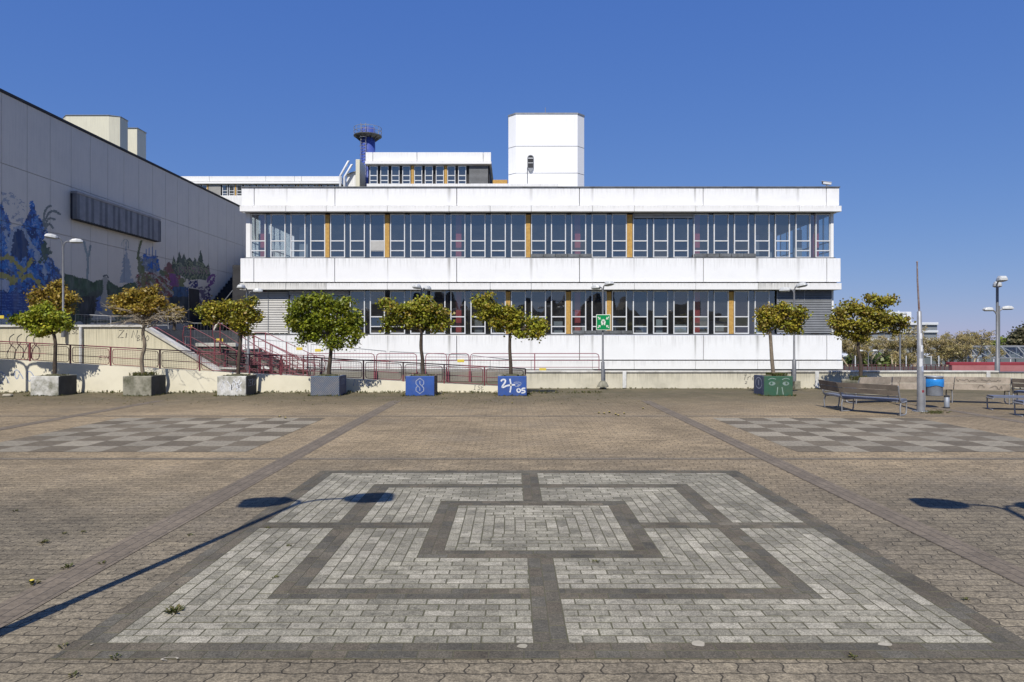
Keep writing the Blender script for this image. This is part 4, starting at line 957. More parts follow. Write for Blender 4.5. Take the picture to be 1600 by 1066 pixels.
def low_walls():
    # ramp wall, front left; its top edge climbs to the left
    def top(x): return PH(562 + (x) * 0.0585 if x < 300 else 579.5 + (x - 300) * 0.0513, YL)
    t = thing('ramp_wall', 'cream retaining wall with sloping top running behind the left planters', 'wall', (PX(400, YL), YL, 0))
    p = MB(); xs = [-260, 0, 150, 300, 450, 600, 700, 778, 820]
    vs = []; 
    poly = [(PX(x, YL), top(x)) for x in xs]
    bpoly = [(PX(xs[0], YL), 0)] + [(PX(xs[-1], YL), 0)] + poly[::-1]
    p.prism_y(bpoly, YL, YL + 0.2, 'cream_bright'); wl = p.build('wall_body', t)
    # slab of the ramp behind
    p = MB(); q = [(PX(xs[0], YL), 0.0)] + [(PX(xs[-1], YL), 0.0)] + [(a, max(0.01, z - 0.12)) for a, z in poly[::-1]]
    p.prism_y(q, YL + 0.201, YU - 0.002, 'terrace'); p.build('ramp_slab', t)
    pl = lambda u, v: (u, YL - 0.003, v)
    p = MB()
    for (xa, ya, s) in ((4, 590, 1.0), (28, 585, 0.8), (48, 588, 0.9)):
        pts = [(PX(xa + 10 * s * math.cos(a * 0.9 + 1) * (0.4 + 0.1 * a), YL), PH(ya + 9 * s * math.sin(a * 1.3), YL), 0) for a in range(7)]
        p.ribbon([(q[0], q[1]) for q in smoothp(pts, 5)], 0.035, pl, 'spray_grey')
    letters('NEO', PX(552, YL), PH(603, YL), 0.2, 0.16, pl, p, 'spray_grey', lw=0.025); letters('ISE', PX(740, YL), PH(609, YL), 0.13, 0.1, pl, p, 'spray_black', lw=0.012)
    p.build('graffiti', wl)
    # upper wall with white coping and stair flank
    t = thing('terrace_wall', 'cream upper wall with white coping sloping down beside the stairs', 'wall', (PX(110, YU), YU, 0))
    p = MB(); X = lambda x: PX(x, YU); H = lambda y: PH(y, YU)
    body = [(X(-160), 0), (X(336), 0), (X(336), H(580)), (X(221), H(511)), (X(-160), H(511))]
    p.prism_y(body, YU, YU + 0.2, 'cream_wall'); wb = p.build('wall_body', t)
    p = MB()
    p.prism_y([(X(-160), H(511)), (X(221), H(511)), (X(336), H(580)), (X(342), H(580)), (X(223), H(507.6)), (X(-160), H(507.6))], YU - 0.06, YU + 0.26, 'coping'); p.build('coping', t)
    Yc = YU + 0.5; Xc = lambda x: PX(x, Yc); Hc = lambda y: PH(y, Yc)
    p = MB(); p.prism_y([(Xc(229), Hc(510.5)), (Xc(232.5), Hc(510.5)), (Xc(340), Hc(574.2)), (Xc(372), Hc(574.8)), (Xc(372), Hc(577.2)), (Xc(338.5), Hc(576.8))][::-1], Yc, Yc + 0.14, 'coping'); p.build('stair_curb', t)
    pl = lambda u, v: (u, YU - 0.003, v)
    g = MB()
    for k, xa in enumerate((14, 26, 40, 52)):
        pts = [(X(xa + dx), H(y), 0) for dx, y in ((8, 522), (1, 528), (2, 538), (10, 546), (8, 560), (-1, 562), (-3, 552), (6, 536))]
        g.ribbon([(q[0], q[1]) for q in smoothp(pts, 5)], 0.03, pl, 'spray_black')
    letters('ISC', X(107), H(522), 0.16, 0.1, pl, g, 'spray_black', lw=0.02); letters('ZiN', X(184), H(528), 0.27, 0.2, pl, g, 'spray_black', lw=0.025)
    letters('BRO', X(214), H(533), 0.2, 0.12, pl, g, 'spray_black', lw=0.016); letters('EYK', X(155), H(562), 0.14, 0.12, pl, g, 'spray_black', lw=0.016)
    g.build('graffiti', wb)
    p = MB(); p.tube([(X(128), YU - 0.08, 0.6), (X(128), YU - 0.08, H(511.5))], 0.055, 'pipe_white', 10); p.build('downpipe', t)
    # right-hand low wall
    t = thing('low_wall', 'low stained concrete wall with white coping in front of the building', 'wall', (PX(1150, YR), YR, 0))
    p = MB(); X = lambda x: PX(x, YR); H = lambda y: PH(y, YR)
    for (xa, xb) in ((822, 974), (974.4, 1276), (1276.4, 1560), (1560.4, 2300)):
        p.box(X(xa), X(xb), YR, YR + 0.22, 0, H(582.3), 'concrete_wall', 0.012)
    wb = p.build('wall_body', t)
    p = MB(); p.box(X(822), X(1560), YR - 0.04, YR + 0.27, H(582.2), H(579.6), 'coping', 0.01); p.box(X(1560.5), X(2300), YR - 0.03, YR + 0.25, H(582.2), H(581.2), 'sill'); p.build('coping', t)
    for x in (975.5, 1276, 1543.5):
        q = MB(); q.box(X(x - 3), X(x + 3), YR - 0.06, YR - 0.002, 0.02, H(580.6), 'pipe_white', 0.012); q.build('joint_cover', t)
    g = MB(); pl = lambda u, v: (u, YR - 0.003, v)
    letters('Tre', X(1160.5), H(594), 0.18, 0.13, pl, g, 'spray_black', 0.2, 0.014); g.build('graffiti', wb)
    g = MB(); letters('2', X(1164), H(600), 0.09, 0.09, pl, g, 'spray_black', lw=0.012); g.build('graffiti', wb)
low_walls()

def tube_rail(mb, pts, r, mat): mb.tube(pts, r, mat, 6)
def ramp_railing():
    Y = YL + 0.06
    t = thing('ramp_railing', 'red steel railing with fine wire mesh standing on the sloping ramp wall', 'railing', (PX(400, Y), Y, 0.4))
    def wt(x): return PH(562 + x * 0.0585 if x < 300 else 579.5 + (x - 300) * 0.0513, YL)
    def tp(x): return PH(533.5 + x * 0.052 if x < 400 else 554.3 + (x - 400) * 0.0525, Y)
    xs = [-140, -78, -15, 47, 110, 173, 250, 312, 390, 439, 503, 568, 630, 694, 757, 821]
    p = MB()
    p.tube([(PX(x, Y), Y, tp(x)) for x in xs], 0.021, 'red_rail', 6)
    p.build('top_rail', t)
    for x in xs:
        q = MB(); q.box(PX(x, Y) - 0.022, PX(x, Y) + 0.022, Y - 0.03, Y + 0.01, wt(x) - 0.02, tp(x), 'red_rail'); q.build('post', t)
    for a, c in zip(xs[:-1], xs[1:]):
        f = MB(); x0, x1 = PX(a, Y) + 0.06, PX(c, Y) - 0.06
        def z(x, k):
            px_ = x * F / Y + 800; return wt(px_) + 0.05 + (tp(px_) - wt(px_) - 0.11) * k
        r_ = 0.09
        loop = [(x0, z(x0, 0.15)), (x0, z(x0, .85)), (x0 + r_ * .3, z(x0, .97)), (x0 + r_, z(x0 + r_, 1)), (x1 - r_, z(x1 - r_, 1)), (x1 - r_ * .3, z(x1, .97)), (x1, z(x1, .85)), (x1, z(x1, 0.15)), (x1 - r_ * .3, z(x1, .03)), (x1 - r_, z(x1, 0)), (x0 + r_, z(x0 + r_, 0)), (x0 + r_ * .3, z(x0, .03)), (x0, z(x0, .15))]
        f.tube([(u, Y, v) for u, v in loop], 0.012, 'red_rail', 5, False)
        f.tube([(x0, Y, z(x0, .45)), (x1, Y, z(x1, .45))], 0.013, 'red_rail', 5)
        x = x0 + 0.05
        while x < x1 - 0.02:
            zz0, zz1 = z(x, 0.0), z(x, 1.0); f.box(x - 0.0028, x + 0.0028, Y - 0.0028, Y + 0.0028, zz0, zz1, 'wire'); x += 0.055
        for k in (0.12, 0.24, 0.36, 0.55, 0.66, 0.77, 0.88):
            za, zb_ = z(x0, k), z(x1, k); f.face([(x0, Y + 0.004, za - 0.0025), (x1, Y + 0.004, zb_ - 0.0025), (x1, Y + 0.004, zb_ + 0.0025), (x0, Y + 0.004, za + 0.0025)], 'wire')
        f.build('mesh_panel', t)
ramp_railing()

def stairs():
    # stair A: down from the terrace beside the upper wall
    def flight(name, label, X0, X1, z0, z1, ya, yb_, n, sm='stone_stair'):
        t = thing(name, label, 'stairs', ((X0 + X1) / 2, (ya + yb_) / 2, 0))
        p = MB(); dx = (X1 - X0) / n
        for i in range(n):
            za = z1 - (z1 - z0) * i / n
            p.box(X0 + dx * i, X0 + dx * (i + 1) - 0.003, ya, yb_, 0.0, za, sm)
        p.build('steps', t)
        return t
    def handrail(name, label, X0, X1, z0, z1, Y, mat, ext=0.5, rails=(0.95, 0.55, 0.25), posts=4):
        t = thing(name, label, 'railing', ((X0 + X1) / 2, Y, (z0 + z1) / 2))
        p = MB()
        for i, h in enumerate(rails):
            pts = [(X0 - ext, Y, z1 + h), (X0, Y, z1 + h), (X1, Y, z0 + h), (X1 + ext, Y, z0 + h)]
            if i == 0: pts = [(X0 - ext, Y, z1 + rails[-1]), (X0 - ext - 0.06, Y, z1 + (h + rails[-1]) / 2), (X0 - ext, Y, z1 + h)] + pts[1:3] + [(X1 + ext, Y, z0 + h), (X1 + ext + 0.06, Y, z0 + (h + rails[-1]) / 2), (X1 + ext, Y, z0 + rails[-1])]
            p.tube(pts, 0.018 if i == 0 else 0.013, mat, 6)
        p.build('rail', t)
        for k in range(posts):
            q = MB(); f = k / (posts - 1); x = X0 + (X1 - X0) * f; z = z1 + (z0 - z1) * f
            q.box(x - 0.018, x + 0.018, Y - 0.018, Y + 0.018, z - 0.3, z + rails[0], mat); q.build('post', t)
    flight('stair_flight', 'stone stair flight descending right from the terrace behind the sloping coping', -13.3, -10.75, 0.1, 1.25, YU + 0.66, YU + 1.9, 10)
    handrail('stair_railing', 'dark red handrail nearest the sloping white coping', -13.2, -10.9, -0.1, 1.25, YU + 0.75, 'red_rail', 0.2)
    handrail('stair_railing', 'red handrail on the far side of the left stair flight', -12.4, -9.6, -0.2, 1.3, YU + 1.75, 'red_rail', 0.25)
    t2 = thing('stair_flight', 'slim open stair flight in front of the white facade', 'stairs', (-10.2, 30.3, 0))
    p = MB(); p.prism_y([(-11.6, 1.16), (-9.6, 0.0), (-9.4, 0.0), (-11.6, 1.3)], 29.5, 31.2, 'terrace'); p.build('stringer', t2)
    p = MB()
    for i in range(10): x = -11.6 + 0.205 * i; z = 1.3 - 0.125 * i; p.box(x + 0.004, x + 0.2, 29.52, 31.18, z - 0.14, z + 0.02, 'stone_stair')
    p.build('steps', t2)
    handrail('stair_railing', 'front handrail of the stair against the white facade', -11.1, -8.8, -0.2, 0.95, 29.4, 'pink_rail', 0.5)
    handrail('stair_railing', 'rear handrail of the stair close to the white facade', -11.3, -8.4, -0.25, 1.1, 31.3, 'pink_rail', 0.5)
    handrail('stair_railing', 'third dark red handrail deeper behind the left stair flight', -11.8, -9.4, -0.05, 1.45, YU + 3.0, 'red_rail', 0.25, (0.95, 0.6, 0.25), 4)
    handrail('stair_railing', 'middle handrail dividing the stair against the white facade', -11.5, -9.3, -0.2, 0.95, 30.4, 'pink_rail', 0.5)
    handrail('stair_railing', 'low red railing in the shade below the left stair flight', -11.6, -9.0, 0.2, 0.45, 26.6, 'red_rail', 0.6, (0.95, 0.75, 0.55, 0.3), 7)
    handrail('stair_railing', 'low red railing behind the trunk of the third tree from the left', -10.6, -8.0, 0.15, 0.2, 27.6, 'red_rail', 0.4, (0.95, 0.75, 0.55, 0.3), 7)
    # landing block and ledge
    p = MB(); p.box(-13.595, -11.61, 28.6, 31.3, 0, 1.28, 'conc_dark', 0.02); tag(p.build('stair_landing'), 'grey landing block at the head of the facade stair', 'landing')
    p = MB(); p.box(PX(305, 28), PX(368, 28), 28.0, 28.4, 1.45, 1.6, 'coping', 0.01); p.box(PX(306, 28), PX(367, 28), 28.05, 28.35, 0.0, 1.449, 'conc_dark')
    tag(p.build('planting_wall'), 'short dark wall with a pale ledge behind the red stair railings', 'wall')
    # back ramp railing along the facade
    Y = 28.0
    t = thing('facade_railing', 'pinkish red railing with rounded ends along the foot of the white facade', 'railing', (PX(740, Y), Y, 0.5))
    for (xa, xb) in ((480, 585), (588, 651), (665, 698), (701, 733), (735, 936)):
        p = MB(); x0, x1 = PX(xa, Y), PX(xb, Y); zb, zt = 0.45, PH(552.5, Y); r_ = 0.13
        lp = [(x0, zb), (x0, zt - r_), (x0 + .04, zt - .04), (x0 + r_, zt), (x1 - r_, zt), (x1 - .04, zt - .04), (x1, zt - r_), (x1, zb)]
        p.tube([(u, Y, v) for u, v in lp], 0.018, 'pink_rail', 6)
        for yy in (558, 563.3, 574): p.tube([(x0, Y, PH(yy, Y)), (x1, Y, PH(yy, Y))], 0.014, 'pink_rail', 6)
        n = max(1, int((x1 - x0) / 1.8))
        for k in range(1, n): p.box(x0 + (x1 - x0) * k / n - 0.02, x0 + (x1 - x0) * k / n + 0.02, Y - 0.02, Y + 0.02, 0.0, zt, 'pink_rail')
        for xx in (x0, x1): p.box(xx - 0.022, xx + 0.022, Y - 0.022, Y + 0.022, 0, zb, 'pink_rail')
        p.build('rail_frame', t)
    p = MB(); p.box(PX(480, Y), PX(936, Y), Y + 0.1, Y + 2.2, 0, 0.42, 'terrace', 0.02); p.build('facade_ramp', kind='structure')
    # stair along the grey hall, its shade put into the dark colour
    t = thing('hall_stair', 'staircase coloured dark for its shade with pale stringer climbing along the grey hall', 'stairs', (-21, 50, 2.15))
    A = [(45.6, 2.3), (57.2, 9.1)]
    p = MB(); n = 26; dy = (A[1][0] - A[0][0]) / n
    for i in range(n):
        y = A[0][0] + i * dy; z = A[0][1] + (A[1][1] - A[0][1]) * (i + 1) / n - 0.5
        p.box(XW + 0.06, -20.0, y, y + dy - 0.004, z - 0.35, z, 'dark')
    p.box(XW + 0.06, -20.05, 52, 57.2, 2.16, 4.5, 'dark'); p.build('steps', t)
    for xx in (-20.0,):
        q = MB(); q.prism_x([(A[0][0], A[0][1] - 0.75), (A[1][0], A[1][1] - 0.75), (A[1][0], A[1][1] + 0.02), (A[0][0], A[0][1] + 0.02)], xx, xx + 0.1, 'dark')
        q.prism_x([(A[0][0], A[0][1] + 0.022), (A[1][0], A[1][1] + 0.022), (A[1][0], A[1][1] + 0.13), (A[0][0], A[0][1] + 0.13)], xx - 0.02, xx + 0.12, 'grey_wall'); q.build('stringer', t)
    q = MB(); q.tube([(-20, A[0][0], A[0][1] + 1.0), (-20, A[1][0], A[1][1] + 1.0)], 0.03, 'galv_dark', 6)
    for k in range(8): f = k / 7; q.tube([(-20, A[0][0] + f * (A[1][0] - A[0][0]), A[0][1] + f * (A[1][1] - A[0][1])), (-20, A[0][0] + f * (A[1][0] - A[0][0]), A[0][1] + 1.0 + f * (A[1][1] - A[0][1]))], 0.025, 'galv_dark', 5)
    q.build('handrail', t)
    q = MB(); q.box(-19.85, -15.5, 48.5, 48.8, 2.16, 7.0, 'dark'); tag(q.build('shade_sheet'), 'dark sheet standing in for the shade under the hall staircase', 'wall')  # dark sheet added where only the shade of the stair lies
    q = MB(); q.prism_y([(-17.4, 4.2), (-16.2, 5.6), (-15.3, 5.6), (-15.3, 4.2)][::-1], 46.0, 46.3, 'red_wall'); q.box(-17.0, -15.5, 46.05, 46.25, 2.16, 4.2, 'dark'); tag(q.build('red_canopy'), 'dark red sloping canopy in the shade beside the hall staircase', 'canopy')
stairs()

def fences():
    def panel(name, label, Y, xa, ya, xb, yb_, zb, grp):
        t = thing(name, label, 'fence', (PX((xa + xb) / 2, Y), Y, zb), grp)
        X0, X1, z0, z1 = PX(xa, Y), PX(xb, Y), PH(ya, Y), PH(yb_, Y)
        p = MB(); p.tube([(X0 - 0.03, Y, zb), (X0, Y, z0), (X1, Y, z1), (X1 + 0.03, Y, zb)], 0.02, 'galv', 6)
        p.tube([(X0, Y, zb + 0.15), (X1, Y, zb + 0.15)], 0.018, 'galv', 6); p.build('frame', t)
        q = MB(); x = X0 + 0.1
        while x < X1 - 0.05:
            zt = z0 + (z1 - z0) * (x - X0) / (X1 - X0); q.box(x - 0.002, x + 0.002, Y - 0.002, Y + 0.002, zb + 0.15, zt, 'galv'); x += 0.13
        for k in range(1, 6):
            f = k / 6; a = zb + 0.15 + (z0 - zb - 0.15) * f; c = zb + 0.15 + (z1 - zb - 0.15) * f
            q.face([(X0, Y + 0.004, a - .002), (X1, Y + 0.004, c - .002), (X1, Y + 0.004, c + .002), (X0, Y + 0.004, a + .002)], 'galv')
        q.build('wire_mesh', t); return t
    G = 'mesh site fence panels between the stairs and the facade'
    labs = ['steel mesh site fence panel right behind the trunk of the third planter tree', 'steel mesh site fence panel behind the dense green tree', 'steel mesh site fence panel left of the fifth tree trunk', 'lowest steel mesh site fence panel left of the sixth tree trunk']
    for (xa, ya, xb, yb_), l in zip(((404, 530, 481, 537.5), (486, 538, 603, 549), (609, 549.5, 732, 555), (738, 555.5, 796, 562)), labs): panel('site_fence', l, 28.9, xa, ya, xb, yb_, 0.1, G)
    labs = ['site fence panel on the terrace right of the lamp post by the mural', 'site fence panel on the terrace behind the bare twigs', 'site fence panel at the terrace edge above the left stairs']
    for (xa, ya, xb, yb_, Y), l in zip(((118, 491, 172, 494, 27.5), (174, 494, 262, 494, 27.2), (290, 505, 383, 505.5, 27.8)), labs): panel('site_fence', l, Y, xa, ya, xb, yb_, 0.5 if xa > 280 else 2.16, G)
    def plate(x, y, Y, lab, w=0.2):
        p = MB(); p.box(PX(x, Y) - w / 2, PX(x, Y) + w / 2, Y - 0.03, Y - 0.006, PH(y, Y) - 0.06, PH(y, Y) + 0.06, 'yellow', 0.004)
        tag(p.build('warning_plate'), lab, 'sign', 'yellow plates hung on the site fences')
    plate(297, 510.5, 27.7, 'yellow plate hanging highest at the terrace edge fence', 0.18); plate(343.5, 531.5, 27.7, 'yellow plate on the fence left of the third planter tree trunk', 0.28)
    plate(468, 545, 28.8, 'yellow plate on the fence left of the dense green tree trunk', 0.26); plate(497, 547.5, 28.8, 'yellow plate just left of the dense green tree trunk', 0.26)
    plate(720, 564, 27.9, 'yellow plate on the pinkish railing between two tree trunks', 0.28); plate(848, 577.5, 27.9, 'lowest yellow plate, right of the sixth tree above the low wall', 0.28); plate(1.5, 495.5, 26.5, 'yellow plate at the left picture edge by the mural', 0.25)
fences()

# ------------------------------------------------------------------ lamps
def lamp_head(mb, mb2, c, dirv, L=0.5, W_=0.2, H_=0.11, tilt=0.0):
    W_ *= 1.1; H_ *= 1.2
    ax = Vector((dirv[0], dirv[1], 0)).normalized(); ax = (ax + Vector((0, 0, tilt))).normalized(); ay = Vector((-ax.y, ax.x, 0)).normalized(); az = ax.cross(ay)
    if az.z < 0: az = -az
    c = Vector(c)
    secs = [(0.0, 0.35, 0.5), (0.18, 0.8, 0.85), (0.5, 1.0, 1.0), (0.85, 0.95, 0.85), (1.0, 0.75, 0.45)]
    prof = [(-1, 0), (-0.92, 0.5), (-0.62, 0.95), (0.62, 0.95), (0.92, 0.5), (1, 0)]
    vs = []
    for (s, w, h) in secs:
        for (u, v) in prof: vs.append(c + ax * (s * L) + ay * (u * w * W_ / 2) + az * (v * h * H_))
    n = len(prof); fs = []
    for i in range(len(secs) - 1):
        for k in range(n - 1): fs.append((i * n + k, i * n + k + 1, (i + 1) * n + k + 1, (i + 1) * n + k))
    mb.faces(vs, fs, 'lamp_head', False); mb.faces([vs[k] for k in range(n)], [tuple(range(n))], 'lamp_head'); e = (len(secs) - 1) * n
    mb.faces([vs[e + k] for k in range(n)], [tuple(range(n))[::-1]], 'lamp_head')
    q = []
    for (s, w, h) in secs: q.append((s, w))
    low = []
    for (s, w) in q: low += [c + ax * (s * L) + ay * (-w * W_ / 2), c + ax * (s * L) + ay * (w * W_ / 2)]
    # shallow glass bowl under the head
    bow = []
    for (s, w) in q: 
        for u in (-1, -0.5, 0.5, 1): bow.append(c + ax * (s * L) + ay * (u * w * W_ / 2) - az * (0.05 * (1 - abs(u) ** 2) * (0.3 if s in (0.0, 1.0) else 1)))
    fs = []
    for i in range(len(q) - 1):
        for k in range(3): fs.append((i * 4 + k, (i + 1) * 4 + k, (i + 1) * 4 + k + 1, i * 4 + k + 1))
    mb2.faces(bow, fs, 'lamp_under', True)

def lamp(label, x, y, z0, zf, arms, r=0.045, sleeve=0.9, sr=0.07, name='street_lamp', foot=None, hl=0.5, group='lamp posts round the square', hw=0.25):
    """arms: (dx, dy, rise, tilt) from the fork"""
    t = thing(name, label, 'lamp', (x, y, z0), group)
    p = MB(); p.tube([(x, y, z0), (x, y, z0 + sleeve), (x, y, z0 + sleeve + 0.03), (x, y, zf)], [sr, sr, r, r * 0.9], 'pole_grey', 12); p.build('pole', t)
    for (dx, dy, rise, tilt) in arms:
        L = math.hypot(dx, dy); ux, uy = dx / L, dy / L
        pts = smoothp([(x, y, zf - 0.12), (x + dx * 0.18, y + dy * 0.18, zf + rise * 0.45), (x + dx * 0.5, y + dy * 0.5, zf + rise * 0.92), (x + dx, y + dy, zf + rise)], 5)
        a = MB(); a.tube(pts, r * 0.62, 'pole_grey', 8); ao = a.build('arm', t)
        h, u = MB(), MB(); lamp_head(h, u, (x + dx * 0.96, y + dy * 0.96, zf + rise - 0.02), (ux, uy), hl, hw, 0.11, tilt)
        h.faces(u.v, u.f, 'lamp_under', True); ho = h.build('lamp_head', ao)
    if foot:
        f = MB(); f.lathe((x, y, z0), [(foot, -foot * 0.0 - 0.02), (foot, 0.02), (foot * 0.7, 0.14), (sr * 1.05, 0.2)], 'conc', 12); f.build('foot', t)
    return t
Yl = 24.45
lamp('grey twin headed lamp post mounted on the terrace wall before the mural', PX(98.5, Yl), Yl, PH(527, Yl), PH(384, Yl), [(-0.14, -0.08, 0.26, 0.14), (0.18, 0.10, 0.16, 0.06)], 0.036, 0.85, 0.065, hl=0.4)
lamp('twin headed lamp post behind the third tree from the left', PX(376, 24.5), 25.2, 0.5, PH(459, 24.5), [(-0.06, -0.22, 0.24, 0.05), (0.16, 0.08, 0.14, 0.05)], 0.036, 0.9, 0.06, hl=0.32, hw=0.22)
lamp('twin headed lamp post hidden behind the fifth tree crown', PX(659, Yl), Yl, 0.0, PH(455, Yl), [(-0.05, -0.06, 0.12, 0.05), (0.08, 0.16, 0.1, 0.05)], 0.04, 0.9, 0.06, hl=0.3)
lamp('twin headed lamp post carrying the green assembly sign', PX(942, 24.05), 24.05, 0.1, PH(455, 24.05), [(-0.1, 0.16, 0.14, 0.02), (0.08, -0.12, 0.2, 0.12)], 0.035, 0.85, 0.062, foot=0.2, hl=0.36)
lamp('twin headed lamp post behind the green planter', PX(1241, 24.05), 24.05, 0.28, PH(458, 24.05), [(-0.1, 0.12, 0.12, 0.0), (0.06, -0.06, 0.22, 0.16)], 0.036, 0.75, 0.07, foot=None, hl=0.36)
p = MB(); p.box(PX(1240, 24.1), PX(1249, 24.1), 23.98, 24.18, 0, 0.3, 'conc', 0.015); tag(p.build('concrete_block'), 'small concrete block at the foot of the lamp behind the green planter', 'block')
# tall four headed lamp on the right
def four_lamp():
    Y = 25.5; x = PX(1558.5, Y); X = lambda v: PX(v, Y); H = lambda v: PH(v, Y)
    t = thing('street_lamp', 'tall grey lamp post with four heads at the far right', 'lamp', (x, Y, 0), 'lamp posts round the square')
    p = MB(); p.tube([(x, Y, 0), (x, Y, H(560)), (x, Y, H(559)), (x, Y, H(448))], [0.085, 0.085, 0.05, 0.045], 'pole_grey', 12); p.build('pole', t)
    p = MB(); p.tube([(x + 0.065, Y - 0.01, H(560)), (x + 0.065, Y - 0.01, H(478))], 0.03, 'galv_dark', 8); p.build('cable_pipe', t)
    for (cx, cy, dirx, diry, L, tl, yy) in ((X(1556), Y - 0.15, -0.25, -0.9, 0.5, 0.02, 440), (X(1562), Y + 0.1, 0.5, 0.75, 0.5, 0.0, 446), (X(1552), Y, -1, -0.05, 0.36, 0.0, 484.5), (X(1566), Y, 1, -0.05, 0.38, 0.02, 482.5)):
        a = MB(); a.tube(smoothp([(x, Y, H(yy + 14)), ((x * 0.7 + cx * 0.3), Y, H(yy + 5)), (cx, cy, H(yy + 0.5))], 5), 0.027, 'galv', 8); ao = a.build('arm', t)
        h, u = MB(), MB(); lamp_head(h, u, (cx, cy, H(yy) - 0.01), (dirx, diry), L, 0.28 if yy < 460 else 0.2, 0.16 if yy < 460 else 0.1, tl); h.faces(u.v, u.f, 'lamp_under', True); h.build('lamp_head', ao)
four_lamp()
lamp('thin distant lamp post between the mossy planter tree and the steel mast', PX(1406.5, 44), 44, -3.2, PH(493, 44), [(-0.3, 0.0, 0.12, 0.0), (0.25, 0.2, 0.12, 0.0)], 0.06, 1.0, 0.09, hl=0.5)
lamp('thinnest distant lamp post by the corner of the white building', PX(1357, 60), 60, -3.2, PH(552, 60), [(-0.5, 0.0, 0.2, 0.0), (0.5, 0.2, 0.2, 0.0)], 0.05, 1.0, 0.08, hl=0.5)
# lamps standing on the near side of the square, whose shadows cross the paving
sd = Vector((math.sin(R(SUN_AZ)), math.cos(R(SUN_AZ)), 0)) / math.tan(R(SUN_EL))
for (sx, sy, lab) in ((-2.31, 7.42, 'lamp post casting its long shadow over the paving from the left'), (5.2, 7.18, 'lamp post casting its shadow at the right picture edge')):
    zf = 4.65; bxy = Vector((sx, sy, 0)) - sd * zf
    lamp(lab, bxy.x, bxy.y, 0, zf, [(-0.16, -0.03, 0.17, 0.03), (0.42, 0.06, 0.19, 0.0)] if sx < 0 else [(-0.33, 0.06, 0.17, 0.0), (0.16, -0.03, 0.19, 0.03)], 0.043, 1.0, 0.06, hl=0.54, hw=0.42)
hb = Vector((PX(42, YL), YL, PH(574, YL))); zf = 4.3; bxy = hb - sd * (zf - hb.z)
lamp('lamp post beyond the left edge shading the ramp wall', bxy.x, bxy.y, 0, zf, [(0.35, 0.02, 0.1, 0.0), (-0.5, 0.1, 0.12, 0.0)], 0.05, 1.0, 0.07, hl=0.5, hw=0.26)

def assembly_sign():
    Y = 23.97; x0, x1, z0, z1 = PX(931.5, Y), PX(953.8, Y), PH(516, Y), PH(491.5, Y); cx, cz = (x0 + x1) / 2, (z0 + z1) / 2; h = (z1 - z0) / 2
    t = thing('assembly_sign', 'square green assembly point sign with white people and four arrows', 'sign', (cx, Y, z0))
    p = MB(); p.box(x0, x1, Y - 0.012, Y, z0, z1, 'sign_white', 0.003); p.build('board', t)
    p = MB(); p.box(x0 + 0.02, x1 - 0.02, Y - 0.0145, Y - 0.0125, z0 + 0.02, z1 - 0.02, 'sign_green'); p.build('green_field', t)
    q = MB(); P = lambda u, v: (cx + u * h, Y - 0.0175, cz + v * h)
    for sx in (-1, 1):
        for sz in (-1, 1):
            a = [(0.74, 0.66), (0.66, 0.74), (0.50, 0.58), (0.58, 0.50)]; q.face([P(sx * u, sz * v) for u, v in a], 'sign_white')
            a = [(0.36, 0.36), (0.70, 0.40), (0.55, 0.47), (0.47, 0.55), (0.40, 0.70)]; q.face([P(sx * u, sz * v) for u, v in a], 'sign_white')
    def man(u, s, dv=0):
        q.face([P(u + 0.075 * s * math.cos(R(k)), 0.27 * s + dv + 0.075 * s * math.sin(R(k))) for k in range(0, 360, 30)], 'sign_white')
        q.face([P(u + a * s, b_ * s + dv) for a, b_ in ((-0.13, 0.16), (-0.13, -0.12), (-0.09, -0.12), (-0.08, -0.36), (-0.01, -0.36), (0, -0.1), (0.01, -0.36), (0.08, -0.36), (0.09, -0.12), (0.13, -0.12), (0.13, 0.16))], 'sign_white')
    man(-0.15, 1.0); man(0.15, 1.0); man(0.0, 0.85, 0.12); q.build('pictogram', t)
    p = MB()
    for zz in (z0 + 0.12, z1 - 0.12): p.box(cx - 0.06, cx + 0.06, Y + 0.002, Y + 0.06, zz - 0.02, zz + 0.02, 'galv'); 
    p.build('clamp', t)
assembly_sign()

